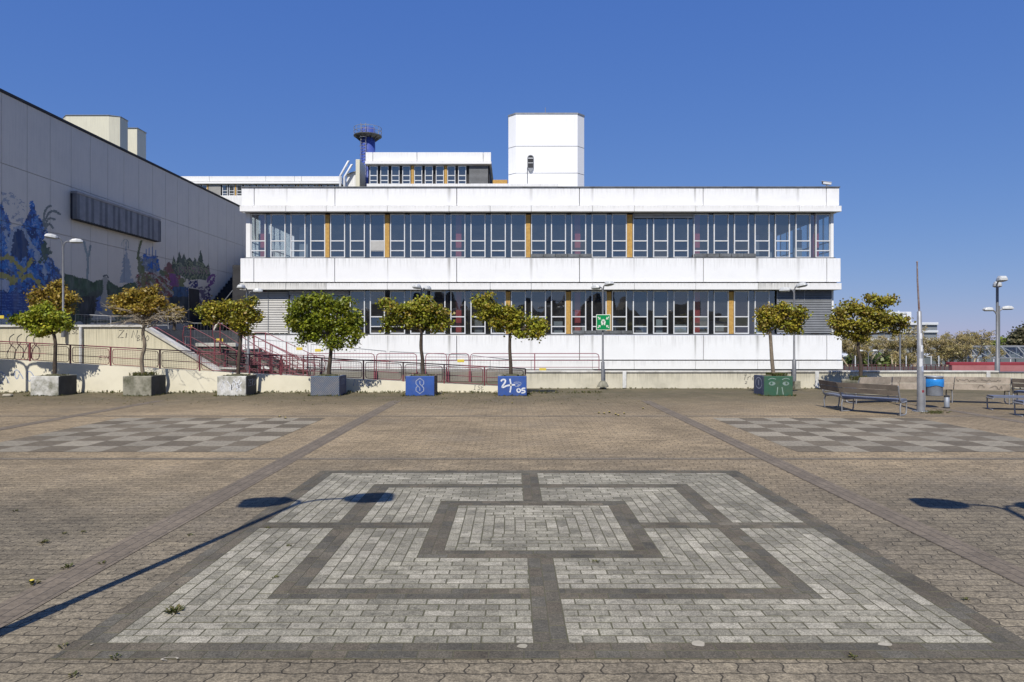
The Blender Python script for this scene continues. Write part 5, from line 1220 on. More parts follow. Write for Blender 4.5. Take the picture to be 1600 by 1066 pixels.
# ------------------------------------------------------------------ planters and trees
PYF = 21.15
def planter(x0px, x1px, label, front, side, yf=PYF, depth=0.9, ytop=588, deco=None, conc='conc'):
    X0, X1 = PX(x0px, yf), PX(x1px, yf); zt = PH(ytop, yf); w = 0.09
    t = thing('tree_planter', label, 'planter', ((X0 + X1) / 2, yf + depth / 2, GZ), 'concrete tree planters along the wall')
    p = MB(); p.box(X0, X1, yf, yf + w, GZ, zt, front, 0.012); p.box(X0, X1, yf + depth - w, yf + depth, GZ, zt, side if isinstance(side, str) and False else conc, 0.012)
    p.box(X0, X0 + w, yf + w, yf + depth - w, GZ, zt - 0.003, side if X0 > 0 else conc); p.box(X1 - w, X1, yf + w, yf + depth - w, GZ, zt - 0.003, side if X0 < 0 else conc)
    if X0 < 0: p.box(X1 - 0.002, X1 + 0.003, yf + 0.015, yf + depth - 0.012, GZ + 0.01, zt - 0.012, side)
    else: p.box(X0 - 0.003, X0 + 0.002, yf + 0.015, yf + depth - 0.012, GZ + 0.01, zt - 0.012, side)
    bo = p.build('box', t)
    # soil, slightly heaped
    s = MB(); n = 8; vs = []
    for i in range(n + 1):
        for j in range(n + 1):
            u, v = i / n, j / n; e = min(u, 1 - u, v, 1 - v)
            vs.append((X0 + w + (X1 - X0 - 2 * w) * u, yf + w + (depth - 2 * w) * v, zt - 0.05 + 0.09 * min(1, e * 3) + random.uniform(-0.015, 0.015)))
    s.faces(vs, [(i * (n + 1) + j, (i + 1) * (n + 1) + j, (i + 1) * (n + 1) + j + 1, i * (n + 1) + j + 1) for i in range(n) for j in range(n)], 'soil', True); s.build('soil', t)
    if deco: deco(t, bo, X0, X1, yf, zt)
    return t
def deco_scrawl(t, bo, X0, X1, yf, zt):
    g = MB(); pl = lambda u, v: (u, yf - 0.003, v)
    for k in range(9):
        u = X0 + 0.1 + 0.08 * k + random.uniform(-.03, .03); pts = [(u, 0.12 + random.random() * 0.15, 0), (u + random.uniform(-.1, .1), 0.3, 0), (u + random.uniform(-.1, .15), 0.42 + random.random() * .1, 0)]
        g.ribbon([(q[0], q[1]) for q in smoothp(pts, 4)], random.uniform(0.012, 0.04), pl, 'spray_white')
    g.ribbon([(X0 + 0.45, 0.2), (X0 + 0.46, 0.36)], 0.025, pl, 'spray_black'); g.build('graffiti', bo)
    g = MB(); pl = lambda u, v: (X1 + 0.006, u, v)
    letters('ZERO', yf + 0.15, 0.3, 0.2, 0.13, pl, g, 'spray_grey', 0.2, 0.015); g.build('graffiti', bo)
def deco_stripe(t, bo, X0, X1, yf, zt):
    g = MB(); w = X1 - X0; pl = lambda u, v: (u, yf - 0.003, v)
    k = -0.6
    while k < w:
        a0, b0 = max(k, 0.01), 0.02 + max(0, (0.01 - k)) * 1.2; 
        u0, u1 = k, k + (zt - 0.04) / 1.2
        us = max(u0, 0.01); ue = min(u1, w - 0.01)
        if ue > us: g.ribbon([(X0 + us, 0.02 + (us - u0) * 1.2), (X0 + ue, 0.02 + (ue - u0) * 1.2)], 0.02, pl, 'stripe')
        k += 0.062
    g.build('painted_stripes', bo)
    g = MB(); pl = lambda u, v: (X1 + 0.006, u, v); letters('NOK', yf + 0.18, 0.34, 0.2, 0.15, pl, g, 'spray_grey', 0.2, 0.015); g.build('graffiti', bo)
def deco_s(t, bo, X0, X1, yf, zt):
    g = MB(); cx, cz = (X0 + X1) / 2 + 0.0, zt / 2 + 0.01; pl = lambda u, v: (u, yf - 0.003, v); h, w = 0.24, 0.12
    S_ = [[(x, .25), (x, .64)] for x in (-1, 0, 1)] + [[(x, -.64), (x, -.25)] for x in (-1, 0, 1)] + [[(-1, .64), (0, 1), (1, .64)], [(-1, -.64), (0, -1), (1, -.64)], [(-1, .25), (0, -.25)], [(0, .25), (1, -.25)], [(1, .25), (.5, 0)], [(-1, -.25), (-.5, 0)]]
    for st in S_: g.ribbon([(cx + u * w, cz + v * h) for u, v in st], 0.02, pl, 'spray_grey')
    g.build('painted_symbol', bo)
def deco_num(t, bo, X0, X1, yf, zt):
    g = MB(); pl = lambda u, v: (u, yf - 0.003, v); pg = lambda u, v: (u, yf - 0.002, v); s = (X1 - X0) / 45.0; P = lambda x, y: (X0 + (x - 778) * s, zt - (y - 588) * zt / 31.0, 0)
    Q = lambda pts: [(q[0], q[1]) for q in smoothp([P(*a) for a in pts], 5)]
    g.ribbon(Q([(783, 596), (785, 593.5), (789, 593.5), (789.5, 597), (785, 604), (787, 605), (793, 602.5), (805, 601)]), 0.05, pl, 'spray_white')
    g.ribbon(Q([(797, 592), (798.5, 603), (797, 613)]), 0.045, pl, 'spray_white')
    g.build('graffiti', bo); g = MB()
    g.ribbon(Q([(810.5, 607), (808, 609), (809, 612), (812, 612.5), (813.5, 609.5), (810.5, 607)]), 0.04, pl, 'spray_white')
    g.build('graffiti', bo); g = MB()
    g.ribbon(Q([(821, 606.5), (816.5, 607), (816, 610), (819.5, 610), (820, 613), (815, 614)]), 0.04, pl, 'spray_white')
    g.build('graffiti', bo); g = MB()
    g.ribbon(Q([(803, 598), (808, 597), (814, 598), (813, 602), (807, 604), (804, 601), (809, 599), (811, 603)]), 0.014, pg, 'spray_grey'); g.ribbon(Q([(808, 601), (810, 604), (812, 600)]), 0.014, pl, 'spray_grey')
    g.build('graffiti', bo)
def deco_face(t, bo, X0, X1, yf, zt):
    g = MB(); s = (X1 - X0) / 45.0; pl = lambda u, v: (u, yf - 0.003, v); P = lambda x, y: (X0 + (x - 1194) * s, zt - (y - 590) * zt / 29.5, 0)
    Q = lambda pts: [(q[0], q[1]) for q in smoothp([P(*a) for a in pts], 5)]
    for (cx_, m) in ((1206.5, -1), (1228, 1)):
        ring = [P(cx_ + 5.2 * math.cos(R(a)), 600.8 + 2.9 * math.sin(R(a))) for a in range(0, 360, 20)]
        g.face([pl(q[0], q[1]) for q in ring][::-1], 'spray_dim')
        ring = [P(cx_ + m * 1 + 1.8 * math.cos(R(a)), 600.5 + 1.8 * math.sin(R(a))) for a in range(0, 360, 30)]
        g.face([(q[0], yf - 0.005, q[1]) for q in ring][::-1], 'green_paint')
        g.ribbon(Q([(cx_ - 6, 595), (cx_, 593), (cx_ + 6, 594.5)]), 0.02, pl, 'spray_pale')
        g.ribbon(Q([(1215.3 if m < 0 else 1222, 606), (1214 if m < 0 else 1224, 617)]), 0.025, pl, 'spray_pale')
    g.build('painted_face', bo)
    g = MB(); pl = lambda u, v: (X0 - 0.006, u, v); cy_ = yf + 0.45
    g.ribbon([(cy_ + 0.28 * math.cos(R(a)), zt * 0.62 + 0.17 * math.sin(R(a))) for a in range(0, 361, 20)], 0.03, pl, 'spray_grey'); g.ribbon([(cy_, zt * 0.5), (cy_, zt * 0.78)], 0.05, pl, 'spray_grey'); g.build('painted_face', bo)
planter(-99, -55, 'weathered concrete planter just beyond the left picture edge', 'conc', 'conc_dark')
planter(47, 91, 'whitewashed concrete planter, leftmost in the row', 'conc_white', 'conc_dark')
planter(191.5, 236, 'bare mossy concrete planter under the tree with bare twigs', 'conc', 'conc_dark')
planter(339, 384, 'concrete planter with smeared white graffiti on its front', 'conc_white', 'conc_dark', deco=deco_scrawl)
planter(485, 530, 'grey blue planter with fine diagonal stripes', 'greyblue_paint', 'navy_paint', deco=deco_stripe)
planter(633.5, 678.5, 'bright blue planter with a pointed letter S outline', 'blue_paint', 'brown_paint', deco=deco_s)
planter(777.8, 822.8, 'bright blue planter sprayed with the white numbers 24 05', 'blue_paint', 'brown_paint', deco=deco_num)
planter(1194, 1239, 'dark green planter painted with two eyes and a nose', 'green_paint', 'navy_paint', deco=deco_face)

def np_mesh(name, V, n4, cols, mat, parent):
    me = bpy.data.meshes.new(name); me.vertices.add(len(V)); me.vertices.foreach_set('co', V.astype(np.float32).ravel())
    nf = n4; me.loops.add(nf * 4); me.loops.foreach_set('vertex_index', np.arange(nf * 4, dtype=np.int32)); me.polygons.add(nf)
    me.polygons.foreach_set('loop_start', np.arange(0, nf * 4, 4, dtype=np.int32))
    me.materials.append(M[mat]); a = me.color_attributes.new('Col', 'FLOAT_COLOR', 'CORNER')
    a.data.foreach_set('color', np.repeat(np.concatenate([cols, np.ones((nf, 1))], 1), 4, 0).astype(np.float32).ravel())
    me.update(calc_edges=True); me.validate()
    o = bpy.data.objects.new(name, me); COL.objects.link(o)
    if parent is not None: o.parent = parent
    return o
def leaves(centers, radii, n, size, pal, r, org, up=0.35, sub=True):
    """leaf quads gathered in small tufts inside the given ellipsoids; returns verts, colours"""
    vol = np.array([a * b_ * c for a, b_, c in radii]); pr = vol ** 0.72; pr = pr / pr.sum()
    V = []; C = []
    tufts = []
    for ci, (c, rad) in enumerate(zip(centers, radii)):
        nt_ = max(6, int(n * 1.75 * pr[ci] / 16))
        for _ in range(nt_):
            dv = r.normal(size=3); dv /= np.linalg.norm(dv); q = r.random() ** 0.45 * r.uniform(0.85, 1.08)
            tufts.append((np.array(c) + dv * q * np.array(rad), dv))
    pal = np.array(pal) * LB
    for (tc, dv) in tufts:
        k = 16; tr = size * 1.35
        pos = tc + r.normal(size=(k, 3)) * tr * np.array([0.75, 0.75, 0.5])
        nrm = r.normal(size=(k, 3)) * 0.7 + dv * 0.5 + np.array([0, 0, up]); nrm /= np.linalg.norm(nrm, axis=1)[:, None]
        t1 = np.cross(nrm, r.normal(size=(k, 3))); t1 /= np.linalg.norm(t1, axis=1)[:, None]; t2 = np.cross(nrm, t1)
        s = (size * r.uniform(0.6, 1.15, k))[:, None]
        a = pos - t1 * s * 0.5; b_ = pos + t2 * s * 0.45 - nrm * s * 0.10; c = pos + t1 * s * 0.6; e = pos - t2 * s * 0.45 - nrm * s * 0.10
        V.append(np.stack([a, b_, c, e], 1).reshape(-1, 3))
        base = pal[r.integers(len(pal))]; cc = base[None] * 0.65 + pal[r.integers(len(pal), size=k)] * 0.35
        C.append(cc * r.uniform(0.75, 1.25, (k, 1)) * r.uniform(0.62, 1.4))
    V = np.concatenate(V) - np.array(org); C = np.concatenate(C)
    return V, C
LB = np.array([2.15, 2.1, 1.4])
GREEN = [(0.088, 0.115, 0.012), (0.115, 0.135, 0.014), (0.062, 0.082, 0.012), (0.145, 0.145, 0.018)]
OLIVE = [(0.14, 0.15, 0.022), (0.17, 0.15, 0.022), (0.10, 0.115, 0.02), (0.19, 0.15, 0.025), (0.13, 0.09, 0.03)]
BRONZE = [(0.165, 0.118, 0.026), (0.20, 0.145, 0.03), (0.115, 0.082, 0.022), (0.14, 0.125, 0.026), (0.12, 0.075, 0.028)]
def tree(label, Y, base_px, zbase, trunk_px, clumps, pal, n=3200, size=0.086, bark='bark', tr=(0.062, 0.045), seed=1, twigs=0, group='small trees standing in the planters', twig_box=None, name='maple_tree'):
    r = np.random.default_rng(seed); rr = random.Random(seed)
    X = lambda x: PX(x, Y); H = lambda y: PH(y, Y); s = Y / F
    org = (X(base_px), Y, zbase)
    t = thing(name, label, 'tree', org, group)
    cs = []; rs = []
    for c in clumps:
        cx, cy, rx, ry = c[:4]; dy = c[4] if len(c) > 4 else 0.0
        cs.append((X(cx), Y + dy + rr.uniform(-.12, .12), H(cy))); rs.append((rx * s, max(rx, ry) * s * 0.85, ry * s))
    p = MB(); tp = [(X(base_px), Y, zbase - 0.02)] + [(X(a), Y + rr.uniform(-.02, .02), H(c)) for a, c in trunk_px]
    tp = smoothp(tp, 5); nseg = len(tp)
    rad = [tr[0] * (1.25 if i == 0 else 1.0) + (tr[1] - tr[0]) * i / (nseg - 1) for i in range(nseg)]
    p.tube(tp, rad, bark, 9)
    top = Vector(tp[-1])
    for c, rd in zip(cs, rs):
        c = Vector(c); m1 = top.lerp(c, 0.5) + Vector((rr.uniform(-.08, .08), rr.uniform(-.08, .08), rr.uniform(0.0, .1)))
        p.tube(smoothp([tuple(top - Vector((0, 0, 0.05))), tuple(m1), tuple(c)], 4), [tr[1] * 0.62 * (1 - k / 9.5) + 0.006 for k in range(9)], bark, 6)
        for _ in range(7):
            dv = Vector(r.normal(size=3)).normalized(); e = c + Vector((dv.x * rd[0], dv.y * rd[1], dv.z * rd[2])) * 0.9
            st = m1.lerp(c, rr.random()); md = st.lerp(e, 0.5) + Vector((0, 0, rr.uniform(-.03, .06)))
            p.tube([tuple(st), tuple(md), tuple(e)], [0.011, 0.008, 0.004], bark, 4, False)
    p.build('trunk', t)
    if twigs:
        q = MB(); x0, x1, y0, y1 = twig_box
        for _ in range(twigs):
            st = top + Vector((rr.uniform(-.1, .1), rr.uniform(-.1, .1), rr.uniform(-.2, .05)))
            e = Vector((X(rr.uniform(x0, x1)), Y + rr.uniform(-.8, .8), H(rr.uniform(y0, y1))))
            pts = [st]
            for k in (0.3, 0.55, 0.8, 1.0): pts.append(st.lerp(e, k) + Vector((rr.uniform(-.06, .06), rr.uniform(-.06, .06), 0.12 * math.sin(k * 3.1) + rr.uniform(-.05, .05))))
            q.tube([tuple(v) for v in smoothp(pts, 2)], [0.011 - 0.0085 * i / 8 for i in range(9)], 'twig', 4, False)
            for k in range(2, 5):
                a = pts[k]; q.tube([tuple(a), tuple(a + Vector((rr.uniform(-.22, .22), rr.uniform(-.2, .2), rr.uniform(-.12, .16))))], [0.006, 0.0025], 'twig', 4, False)
        q.build('bare_twigs', t)
    V, C = leaves(cs, rs, n, size, pal, r, org)
    np_mesh('crown', V, len(V) // 4, C, 'leaf', t)
    return t
TY = PYF + 0.45
TZ = 0.6
tree('spreading tree in the planter beyond the left picture edge', TY, -77, TZ, [(-78, 545), (-75, 525)], [(-100, 500, 26, 18), (-70, 490, 26, 20), (-45, 505, 22, 16), (-75, 512, 30, 12)], OLIVE, 2400, seed=10)
tree('light green tree with a flat wide crown, leftmost in the row', TY, 85, TZ, [(85.5, 560), (87, 538), (84, 520)], [(40, 500, 17, 9), (62, 490, 18, 12), (55, 508, 18, 10), (88, 496, 16, 11), (101, 508, 9, 10), (62, 518, 13, 7), (28, 498, 8, 6), (80, 512, 13, 7), (70, 481, 9, 6)], [(0.13, 0.165, 0.02), (0.17, 0.19, 0.022), (0.10, 0.13, 0.018), (0.19, 0.17, 0.025)], 3300, seed=11)
tree('bronze leaved tree with a skirt of bare twigs under its crown', TY, 224, TZ, [(221, 562), (226, 540), (223, 520), (227, 503)], [(188, 468, 13, 10), (210, 461, 15, 9), (230, 466, 16, 12), (250, 474, 10, 9), (198, 480, 18, 9), (222, 482, 18, 8), (244, 482, 10, 6), (236, 454, 8, 5)], BRONZE, 3200, bark='bark_pale', seed=12, twigs=70, twig_box=(174, 294, 478, 510))
tree('olive tree with two separate rounded leaf lobes', TY, 372, TZ, [(373.5, 560), (376, 530), (376, 505)], [(328, 484, 17, 13), (346, 494, 12, 12), (378, 484, 17, 16), (394, 492, 12, 14), (372, 505, 14, 12), (397, 470, 6, 9), (356, 480, 12, 9), (332, 499, 10, 9), (382, 516, 10, 8)], OLIVE, 3000, seed=13)
tree('densest and greenest tree, full rounded crown over the striped planter', TY, 513, TZ, [(515, 568), (517, 548), (516, 525)], [(472, 480, 22, 16), (500, 474, 22, 14), (530, 480, 22, 16), (553, 500, 18, 16), (472, 504, 22, 16), (500, 502, 24, 18), (530, 512, 24, 18), (488, 524, 20, 13), (520, 536, 18, 10), (458, 498, 12, 14), (553, 522, 15, 12), (548, 536, 8, 7), (470, 530, 8, 8), (484, 466, 12, 6), (542, 470, 8, 6)], GREEN, 6000, seed=14, tr=(0.07, 0.05))
tree('flat crowned olive tree with a bent trunk over the letter S planter', TY, 661, TZ, [(660, 562), (657.5, 540), (659, 516)], [(602, 474, 13, 9), (620, 484, 16, 10), (645, 482, 20, 12), (668, 484, 18, 12), (690, 490, 14, 10), (612, 502, 15, 10), (640, 502, 22, 11), (670, 503, 20, 11), (694, 503, 11, 9), (606, 514, 8, 6), (686, 513, 9, 6), (664, 470, 11, 6)], [(0.12, 0.135, 0.02), (0.16, 0.15, 0.022), (0.09, 0.11, 0.018), (0.15, 0.10, 0.025), (0.14, 0.16, 0.022)], 3900, seed=15)
tree('lopsided tree stepping down to the right over the 24 05 planter', TY, 798, TZ, [(798, 570), (796.5, 545), (797, 515)], [(752, 472, 12, 12), (768, 482, 16, 11), (757, 492, 13, 8), (790, 486, 17, 12), (808, 496, 16, 12), (835, 508, 16, 11), (848, 508, 9, 9), (800, 510, 17, 9), (838, 520, 14, 7), (812, 522, 12, 6), (780, 502, 14, 9), (764, 463, 5, 6), (775, 510, 8, 6)], [(0.135, 0.145, 0.02), (0.17, 0.165, 0.022), (0.10, 0.12, 0.018), (0.17, 0.125, 0.025)], 3700, seed=16)
tree('olive tree with a crooked pale trunk in the green painted planter', TY, 1209, TZ, [(1206, 560), (1205, 540), (1203, 520), (1200, 505)], [(1196, 490, 11, 12), (1212, 490, 14, 10), (1232, 488, 14, 9), (1246, 492, 11, 13), (1222, 502, 16, 11), (1240, 510, 13, 12), (1194, 508, 9, 13), (1205, 500, 10, 8), (1224, 481, 9, 5)], OLIVE, 3100, bark='bark_pale', seed=17)
# round mossy planter with the biggest tree, by the benches
Yp = 22.3
t = thing('tree_planter', 'wide low mossy planter ring behind the left bench', 'planter', (PX(1350, Yp), Yp, GZ))
p = MB(); cxp = PX(1352, Yp)
p.lathe((cxp, Yp, 0), [(0.72, GZ), (0.75, 0.4), (0.73, 0.44), (0.62, 0.44), (0.6, 0.36)], 'conc', 8, False); p.build('box', t)
p = MB(); p.lathe((cxp, Yp, 0), [(0.61, 0.38), (0.4, 0.45), (0.15, 0.48), (0.0, 0.48)], 'soil', 16); p.build('soil', t)
tree('broad bronze and olive tree against the sky right of the building', Yp, 1345, 0.46, [(1344.5, 565), (1341, 545), (1343, 525)], [(1312, 490, 14, 11), (1330, 480, 16, 11), (1352, 488, 18, 12), (1372, 492, 16, 10), (1378, 472, 15, 8), (1394, 468, 8, 6), (1396, 500, 16, 9), (1412, 506, 9, 10), (1318, 508, 18, 11), (1345, 508, 18, 11), (1372, 510, 14, 8), (1302, 500, 8, 8), (1332, 522, 14, 8), (1347, 528, 8, 12), (1400, 517, 8, 7), (1365, 466, 10, 6), (1310, 520, 8, 6)], [(0.135, 0.12, 0.022), (0.165, 0.14, 0.025), (0.10, 0.105, 0.02), (0.12, 0.08, 0.028), (0.15, 0.15, 0.025)], 4700, seed=18)
# trees on the terrace behind the upper wall
tree('bronze tree on the terrace behind the leftmost planter tree', 27.0, 84, 2.15, [(86, 500), (84, 485)], [(64, 462, 14, 11), (80, 452, 14, 9), (96, 462, 14, 12), (110, 468, 9, 11), (72, 475, 18, 10), (97, 482, 14, 10), (86, 443, 8, 5), (55, 470, 7, 6)], BRONZE, 2900, seed=21, group=None, size=0.1)
tree('sparse bronze tree on the terrace behind the bare twigs', 27.5, 272, 2.15, [(272, 500), (271, 490)], [(266, 482, 9, 6), (278, 488, 9, 7), (270, 494, 10, 5)], BRONZE, 600, seed=22, group=None, twigs=40, twig_box=(246, 292, 488, 512), size=0.1)

# ------------------------------------------------------------------ mast, bin, benches
def mast():
    Y = 16.75; x = PX(1439, Y)
    t = thing('steel_mast', 'tall grey steel mast tapering to a thin rusty top rod', 'mast', (x, Y, GZ))
    xt = PX(1436.5, Y); xr = PX(1433.2, Y)
    p = MB(); p.tube([(x, Y, GZ), (x - 0.005, Y, 0.35), (xt, Y, PH(487, Y)), (xt, Y, PH(486, Y))], [0.092, 0.082, 0.05, 0.03], 'galv', 14); po = p.build('pole', t)
    p = MB(); p.tube([(xt, Y, PH(487, Y)), (xr + 0.01, Y, PH(440, Y)), (xr, Y, PH(411, Y))], [0.024, 0.02, 0.016], 'rust', 8); p.lathe((xr, Y, PH(411, Y)), [(0.016, 0), (0.024, 0.015), (0.016, 0.04), (0, 0.045)], 'rust', 8); p.build('rod', t)
    p = MB(); p.lathe((x, Y, GZ), [(0.2, 0.0), (0.2, 0.012), (0.11, 0.02)], 'galv_dark', 16); p.build('base_plate', t)
    for zz, a, hh, m_ in ((1.55, -1.3, .08, 'spray_white'), (1.2, -1.8, .1, 'frame'), (1.05, -1.2, .07, 'spray_grey'), (0.5, -1.2, .03, 'red_wall'), (1.85, -1.6, .07, 'spray_white')):
        rr_ = 0.083 - 0.0125 * zz + 0.004; cx_ = x + (xt - x) * zz / 2.5
        p = MB(); q = [(cx_ + rr_ * math.cos(a + d_), Y + rr_ * math.sin(a + d_)) for d_ in (-0.5, -0.25, 0, 0.25, 0.5)]
        for (u, v), (w_, z_) in zip(q[:-1], q[1:]): p.face([(u, v, zz - hh), (w_, z_, zz - hh), (w_, z_, zz + hh), (u, v, zz + hh)], m_)
        p.build('sticker', po)
mast()
def bin_():
    Y = 17.6; x = PX(1459.5, Y); r = (PX(1472, Y) - PX(1447, Y)) / 2; z0, z1 = PH(618.5, Y), PH(588, Y)
    t = thing('litter_bin', 'round grey litter bin lined with a shiny blue bag', 'litter bin', (x, Y, GZ))
    p = MB(); p.lathe((x, Y, 0), [(0.0, z0), (r * 0.94, z0), (r * 0.97, z0 + 0.02), (r, z1 - 0.03), (r * 1.05, z1 - 0.02), (r * 1.05, z1 + 0.005), (r * 0.95, z1 + 0.005), (r * 0.9, z1 - 0.12), (0, z1 - 0.14)], 'bin_grey', 28); p.build('drum', t)
    p = MB(); n = 36; vs = []; prof = [(1.02, -0.115), (1.06, -0.13), (1.085, -0.22), (1.06, -0.30)]
    for (k, dz) in prof:
        for i in range(n):
            a = 2 * math.pi * i / n; rr_ = r * k * (1 + 0.018 * math.sin(i * 2.7) + 0.012 * math.sin(i * 5.1 + dz * 30)); vs.append((x + rr_ * math.cos(a), Y + rr_ * math.sin(a), z1 + dz * (1 if dz > -0.15 else 1 + 0.07 * math.sin(a * 3 - 2.2)) + 0.05))
    p.faces(vs, [(j * n + i, j * n + (i + 1) % n, (j + 1) * n + (i + 1) % n, (j + 1) * n + i) for j in range(3) for i in range(n)], 'bag_blue', True); p.build('bag', t)
    p = MB(); xp = x - r - 0.05; p.box(xp - 0.03, xp + 0.03, Y - 0.03, Y + 0.03, GZ, z1 - 0.02, 'galv', 0.006); p.box(xp + 0.02, x - r + 0.02, Y - 0.02, Y + 0.02, z1 - 0.16, z1 - 0.12, 'galv'); p.build('post', t)
    Y = 17.5; x = PX(1479.5, Y); t = thing('ash_post', 'short cylindrical ash post with a dark cap behind the blue bag bin', 'ashtray', (x, Y, GZ))
    p = MB(); p.lathe((x, Y, GZ), [(0.062, 0), (0.062, 0.3), (0.05, 0.31), (0, 0.31)], 'bin_grey', 16); p.build('body', t)
    p = MB(); p.lathe((x, Y, GZ), [(0.075, -0.0), (0.075, 0.03), (0.063, 0.035)], 'dark', 16); p.lathe((x, Y, GZ), [(0.064, 0.285), (0.07, 0.315), (0.02, 0.34), (0, 0.34)], 'dark', 16); p.build('cap', t)
bin_()
def bench(label, pts, side, planks='wood', back=True, seat=True, back_off=0.0, zs=0.43, zb=0.78, pb=0.10, group='benches round the seating ring'):
    """pts: floor line under the backrest; side=+1 seat on the left of the direction, -1 right"""
    P = [Vector((x, y, 0)) for x, y in pts]
    c = sum(P, Vector()) / len(P)
    t = thing('bench', label, 'bench', (c.x, c.y, GZ), group)
    nrm = []
    for i in range(len(P)):
        d1 = (P[min(i + 1, len(P) - 1)] - P[max(i - 1, 0)]).normalized(); nrm.append(Vector((-d1.y, d1.x, 0)) * side)
    def slab(mb, q0, q1, n0, n1, f0, f1, z0, z1, z0b, z1b, mat):
        """plank from offset f0 (bottom/inner) to f1 (top/outer)"""
        vs = [q0 + n0 * f0[0] + Vector((0, 0, z0)), q1 + n1 * f0[0] + Vector((0, 0, z0)), q1 + n1 * f0[1] + Vector((0, 0, z0b)), q0 + n0 * f0[1] + Vector((0, 0, z0b)),
              q0 + n0 * f1[0] + Vector((0, 0, z1)), q1 + n1 * f1[0] + Vector((0, 0, z1)), q1 + n1 * f1[1] + Vector((0, 0, z1b)), q0 + n0 * f1[1] + Vector((0, 0, z1b))]
        mb.faces(vs, [(0, 1, 2, 3), (7, 6, 5, 4), (0, 4, 5, 1), (1, 5, 6, 2), (2, 6, 7, 3), (3, 7, 4, 0)], mat)
    for i in range(len(P) - 1):
        q0, q1, n0, n1 = P[i], P[i + 1], nrm[i], nrm[i + 1]; dd = (q1 - q0).normalized() * 0.012; q0 = q0 + dd; q1 = q1 - dd
        if back:
            for (za, zc) in ((zs + pb, (zs + pb + zb) / 2 - 0.006), ((zs + pb + zb) / 2 + 0.006, zb)):
                fa = -0.02 - (za - zs) * 0.25; fc = -0.02 - (zc - zs) * 0.25
                m_ = MB(); slab(m_, q0, q1, n0, n1, (fa, fa - 0.035), (fc, fc - 0.035), za, zc, za, zc, planks); m_.build('backrest_plank', t)
        if seat:
            for k in range(3):
                a0, a1 = 0.03 + k * 0.145, 0.03 + k * 0.145 + 0.135
                m_ = MB(); slab(m_, q0, q1, n0, n1, (a0, a1), (a0, a1), zs - 0.045, zs, zs - 0.045, zs, 'seat_metal'); m_.build('seat_plank', t)
            m_ = MB(); m_.tube([tuple(q0 + n0 * 0.47 + Vector((0, 0, zs - 0.03))), tuple(q1 + n1 * 0.47 + Vector((0, 0, zs - 0.03)))], 0.02, 'galv_dark', 6); 
            if back: m_.tube([tuple(q0 + n0 * 0.0 + Vector((0, 0, zs + 0.06))), tuple(q1 + n1 * 0.0 + Vector((0, 0, zs + 0.06)))], 0.014, 'galv', 6)
            m_.build('edge_rail', t)
    for i in range(len(P)):
        q, n = P[i], nrm[i]; m_ = MB(); V3 = lambda f, z: tuple(q + n * f + Vector((0, 0, z)))
        if back: m_.tube(smoothp([V3(-0.105, zb - 0.02), V3(-0.03, zs + 0.1), V3(0.06, zs - 0.06), V3(0.4, zs - 0.065)], 4), 0.02, 'galv', 6)
        else: m_.tube([V3(0.0, zs - 0.065), V3(0.45, zs - 0.065)], 0.02, 'galv', 6)
        if back: m_.tube([V3(0.06, zs - 0.06), V3(0.02, 0.2), V3(0.03, GZ)], 0.017, 'galv', 6)
        m_.tube(smoothp([V3(0.36, zs - 0.065), V3(0.4, 0.28), V3(0.39, 0.08), V3(0.32, GZ + 0.015), V3(0.05, GZ + 0.015)], 4), 0.017, 'galv', 6)
        m_.build('leg_frame', t)
    return t
bench('left bench in two angled sections with dark planks facing the square', [(8.12, 17.8), (8.05, 16.7), (8.92, 15.7)], 1, 'wood_dark', zs=0.38, zb=0.72)
lb = bench('long pale plank bench seen from behind in front of the low wall', [(9.4, 18.6), (10.7, 18.95), (12.2, 18.9), (13.45, 18.45)], 1, 'wood', zs=0.43, zb=0.74, pb=-0.05)
def bench_scrawl():
    rr = random.Random(2)
    def pl(u, v):
        f = (u - 12.2) / 1.25; y = 18.9 - 0.45 * f if f > 0 else 18.9 + 0.05 * (-f); n = Vector((0.339, 0.941, 0)) if f > 0 else Vector((0.033, 1, 0))
        q = Vector((u, y, v)) + n * (-0.064 - (v - 0.43) * 0.25); return tuple(q)
    for (u0, u1, v0, h) in ((12.26, 12.72, 0.645, 0.035), (12.80, 13.26, 0.64, 0.035), (12.74, 12.92, 0.465, 0.06), (13.0, 13.28, 0.46, 0.055)):
        g = MB(); pts = []; u = u0
        while u < u1: pts.append((u, v0 + rr.uniform(-h, h), 0)); u += rr.uniform(0.018, 0.04)
        g.ribbon([(q[0], q[1]) for q in smoothp(pts, 3)], 0.008, pl, 'spray_black'); g.build('graffiti', lb)
bench_scrawl()
bench('dark planked bench turning away at the right picture edge', [(13.5, 18.4), (14.5, 17.2), (14.7, 15.6)], 1, 'wood_dark', zs=0.38, zb=0.72)
bench('backless bench seat furthest from camera at the right edge', [(11.95, 16.95), (13.6, 16.45)], 1, back=False, zs=0.36)
bench('backless bench seat nearest the camera at the right edge', [(11.65, 15.55), (13.2, 15.2)], 1, back=False, zs=0.36)

